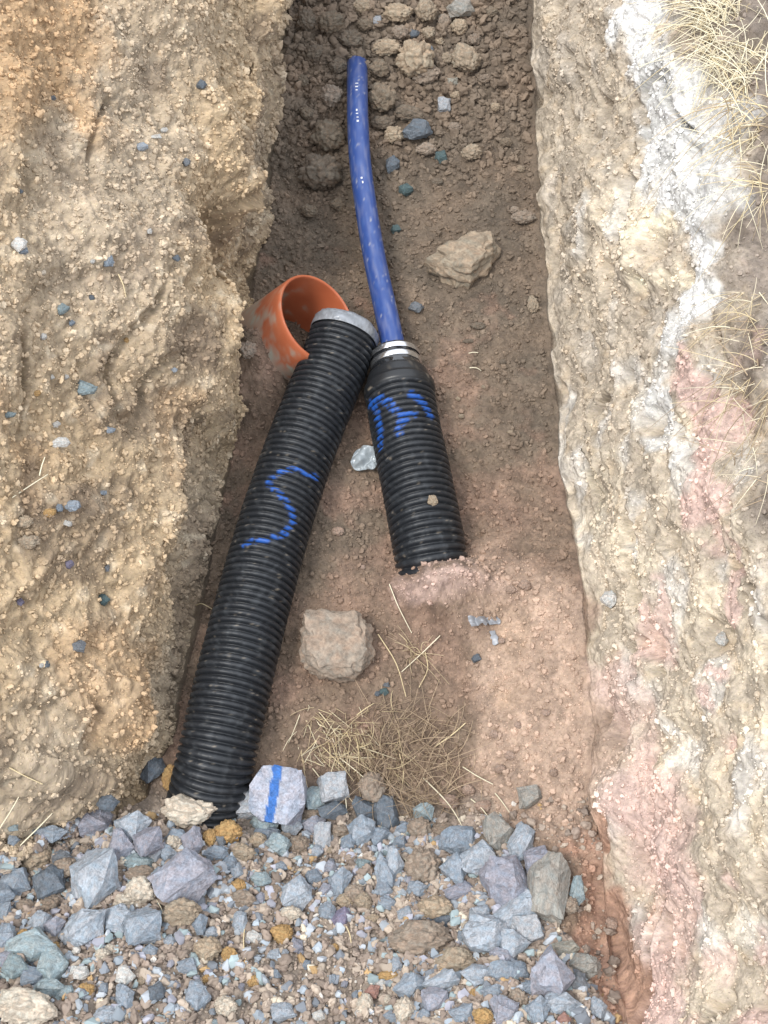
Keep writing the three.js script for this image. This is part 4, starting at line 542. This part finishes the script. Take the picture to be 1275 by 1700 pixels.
const STRAWS = [ // [x0, y0, x1, y1, bend, label]
  [627, 1050, 672, 1158, 8, 'longest straw right of the square brown lump'], [733, 1058, 668, 1118, 2, 'straight straw leaning across the wispy tuft'], [648, 970, 684, 1052, -5, 'bent straw above the wispy tuft'], [705, 1080, 696, 1142, 10, 'curved straw below the wispy tuft'],
  [0, 1375, 34, 1322, 2, 'straw at the left edge of the bank foot'], [42, 1405, 86, 1354, 2, 'brown straw on the bank foot above the gravel'], [18, 1276, 70, 1300, -3, 'thin straw high on the bank foot'], [572, 1290, 578, 1352, 0, 'upright straw right of the grey cube stone'], [256, 1488, 276, 1536, 3, 'straw over the cream lump'], [409, 1530, 409, 1592, -3, 'upright straw in the middle of the grit'], [668, 1424, 706, 1482, 4, 'straw across the brown clod under the roots'], [678, 1360, 684, 1412, -8, 'curved straw below the root mat'],
  [575, 1538, 586, 1578, 2, 'short straw below the purple stone'], [780, 1328, 812, 1356, 2, 'straw above the right gravel heap'], [820, 1316, 846, 1352, 0, 'thin straw beside the right wall foot'], [195, 455, 212, 495, 2, 'thin straw on the upper left bank'], [24, 825, 86, 795, 3, 'straw by the tan stones on the left bank'], [68, 790, 76, 764, 0, 'short straw above the tan stones'], [330, 1010, 352, 1011, 0, 'short straw touching the long duct'], [775, 586, 790, 588, 0, 'short straw on the dark floor'], [776, 610, 796, 616, 2, 'bent straw on the dark floor'], [722, 1240, 770, 1200, 4, 'straw sticking out of the root mat'], [765, 1270, 815, 1300, -4, 'straw trailing right from the root mat'], [700, 1290, 770, 1385, 8, 'long root trailing down over the gravel'], [660, 1250, 668, 1310, 5, 'straw bridging the root mat and gravel'],
];
for (const [i, [x0, y0, x1, y1, b, label]] of STRAWS.entries()) { const A = ground(x0, y0).p, B = ground(x1, y1).p, mx = (x0 + x1) / 2 + b, Cm = ground(mx, (y0 + y1) / 2).p; const mid = A.clone().add(B).multiplyScalar(0.5); mid.x += b * 0.0008; mid.y = Math.max(mid.y, Cm.y) + 0.007; for (const q of [A, B]) q.y += 0.005; const out = { p: [], i: [], c: [] }, n = blade([A, mid, B], 0.0013, 0.0008, 8, out), c = i % 3 ? PALE : STRAW; for (let k = 0; k < n; k++) out.c.push(...c); tag(add(strawMesh(out), 'straw'), label, 'straw'); }

// ---------------------------------------------------------------- crumbs of earth and fine gravel: uncountable
{
  const bits = [mergeVertices(new THREE.IcosahedronGeometry(1, 3).deleteAttribute('normal').deleteAttribute('uv'))].flatMap(g => [1, 2, 3, 4].map(s => { const q = g.clone(), p = q.attributes.position; for (let i = 0; i < p.count; i++) { const d = 1 + 0.7 * nz(p.getX(i) * 1.2 + s * 9, p.getY(i) * 1.2, p.getZ(i) * 1.2) + 0.45 * (0.5 - worley(p.getX(i) * 1.9 + s * 5, p.getY(i) * 1.9, p.getZ(i) * 1.9)); p.setXYZ(i, p.getX(i) * d, p.getY(i) * d * 0.8, p.getZ(i) * d); } q.computeVertexNormals(); return q; }));
  const chips = [611, 612, 613, 614, 615].map(q => crushedStone(q, false, 1).scale(2, 1.5, 2));
  function scatter(name, label, geos, count, seed, pick) {
    const R = rng(seed), per = geos.map(() => []);
    for (let k = 0; k < count; k++) { const v = pick(R); if (v) per[Math.floor(R() * geos.length)].push(v); }
    const q = new THREE.Quaternion(), e = new THREE.Euler(), m = new THREE.Matrix4(), s = new THREE.Vector3(), p = new THREE.Vector3(), c = new THREE.Color();
    geos.forEach((g, gi) => { const list = per[gi], im = new THREE.InstancedMesh(g, M.crumb, list.length); list.forEach(([o, r, col], i) => { p.set(P[o * 3] + NN[o * 3] * r * 0.35, P[o * 3 + 1] + NN[o * 3 + 1] * r * 0.35, P[o * 3 + 2] + NN[o * 3 + 2] * r * 0.35); e.set(R() * 6, R() * 6, R() * 6); q.setFromEuler(e); s.set(r * (0.8 + 0.5 * R()), r * (0.7 + 0.4 * R()), r * (0.8 + 0.5 * R())); im.setMatrixAt(i, m.compose(p, q, s)); im.setColorAt(i, c.setRGB(...col)); });
      tag(add(im, name), label, 'crumbs', null, 'stuff'); });
  }
  const r0 = zs.findIndex(z => z < 0.11), r1 = zs.findIndex(z => z < -2.34), shade = (o, R, v) => { const k = 1 + v * (R() - 0.5); return [COL[o * 3] * k, COL[o * 3 + 1] * k, COL[o * 3 + 2] * k].map(a => clamp(a, 0.01, 0.8)); };
  const rnd = R => (r0 + Math.floor(R() * (r1 - r0))) * NC;
  scatter('soil_crumbs', 'loose crumbs of tan earth on the left bank', bits, 62000, 21, R => { const c = 40 + Math.floor(R() * (cL - 40)), o = rnd(R) + c, big = R() ** 5; return [o, 0.0010 + 0.0032 * big, shade(o, R, 0.28)]; });
  scatter('floor_crumbs', 'loose crumbs of brown soil on the trench floor', bits, 44000, 22, R => { const c = cL - 10 + Math.floor(R() * (cR - cL + 6)), o = rnd(R) + c, z = P[o * 3 + 2], far = sst(-1.45, -1.8, z), big = R() ** mix(7, 3.6, far); return [o, 0.0010 + mix(0.0036, 0.0085, far) * big, shade(o, R, 0.35)]; });
  scatter('wall_crumbs', 'crumbs of pale earth clinging to the right wall', bits, 20000, 23, R => { const c = cR + 16 + Math.floor(R() * (NC - 56 - cR)), o = rnd(R) + c, big = R() ** 6; return [o, 0.0009 + 0.0030 * big, shade(o, R, 0.2)]; });
  const chipCols = [[0.42, 0.46, 0.50], [0.36, 0.41, 0.46], [0.42, 0.42, 0.48], [0.36, 0.44, 0.455], [0.22, 0.24, 0.27], [0.44, 0.47, 0.51]], gritCols = [[0.33, 0.265, 0.215], [0.28, 0.22, 0.18], [0.40, 0.33, 0.265], [0.24, 0.19, 0.155], [0.55, 0.48, 0.38], [0.62, 0.58, 0.53], [0.42, 0.28, 0.14]];
  const g0 = zs.findIndex(z => z < 0.1), g1 = zs.findIndex(z => z < -0.415);
  scatter('fine_gravel', 'fine blue grey stone chips strewn through the foreground grit', chips, 14000, 24, R => { const c = cL - 70 + Math.floor(R() * (cR - cL + 70)), o = (g0 + Math.floor(R() * (g1 - g0))) * NC + c, x = P[o * 3], y = P[o * 3 + 1], z = P[o * 3 + 2]; if (!inGravel(x, z)) return null; const dens = 0.45 + 1.2 * gauss(x, z, -0.10, -0.33, 0.17, 0.07) + 0.6 * gauss(x, z, 0.17, -0.2, 0.1, 0.2) + 0.9 * gauss(x, z, -0.48, -0.2, 0.16, 0.2) + 0.7 * nz(x * 14, 1, z * 14); if (R() > dens || (ZONE[c] === 0 && y - floorY(x, z) > 0.03)) return null; const col = chipCols[Math.floor(R() * 6)], k = 0.62 + 0.42 * R(); return [o, 0.0018 + 0.0068 * R() ** 2.2, col.map(a => a * k)]; });
  scatter('grit', 'brown and cream grit between the foreground stones', bits, 46000, 25, R => { const c = cL - 70 + Math.floor(R() * (cR - cL + 70)), o = (g0 + Math.floor(R() * (g1 - g0))) * NC + c, x = P[o * 3], y = P[o * 3 + 1], z = P[o * 3 + 2]; if (ZONE[c] === 0 && y - floorY(x, z) > 0.03) return null; if (!inGravel(x, z) && R() > 0.08) return null; const q = R(), col = gritCols[q < 0.95 ? Math.floor(R() * 4) : 4 + Math.floor(R() * 3)], k = 0.8 + 0.4 * R(); return [o, 0.0013 + 0.0060 * R() ** 4.5, col.map(a => a * k)]; });
}
renderer.render(scene, camera);
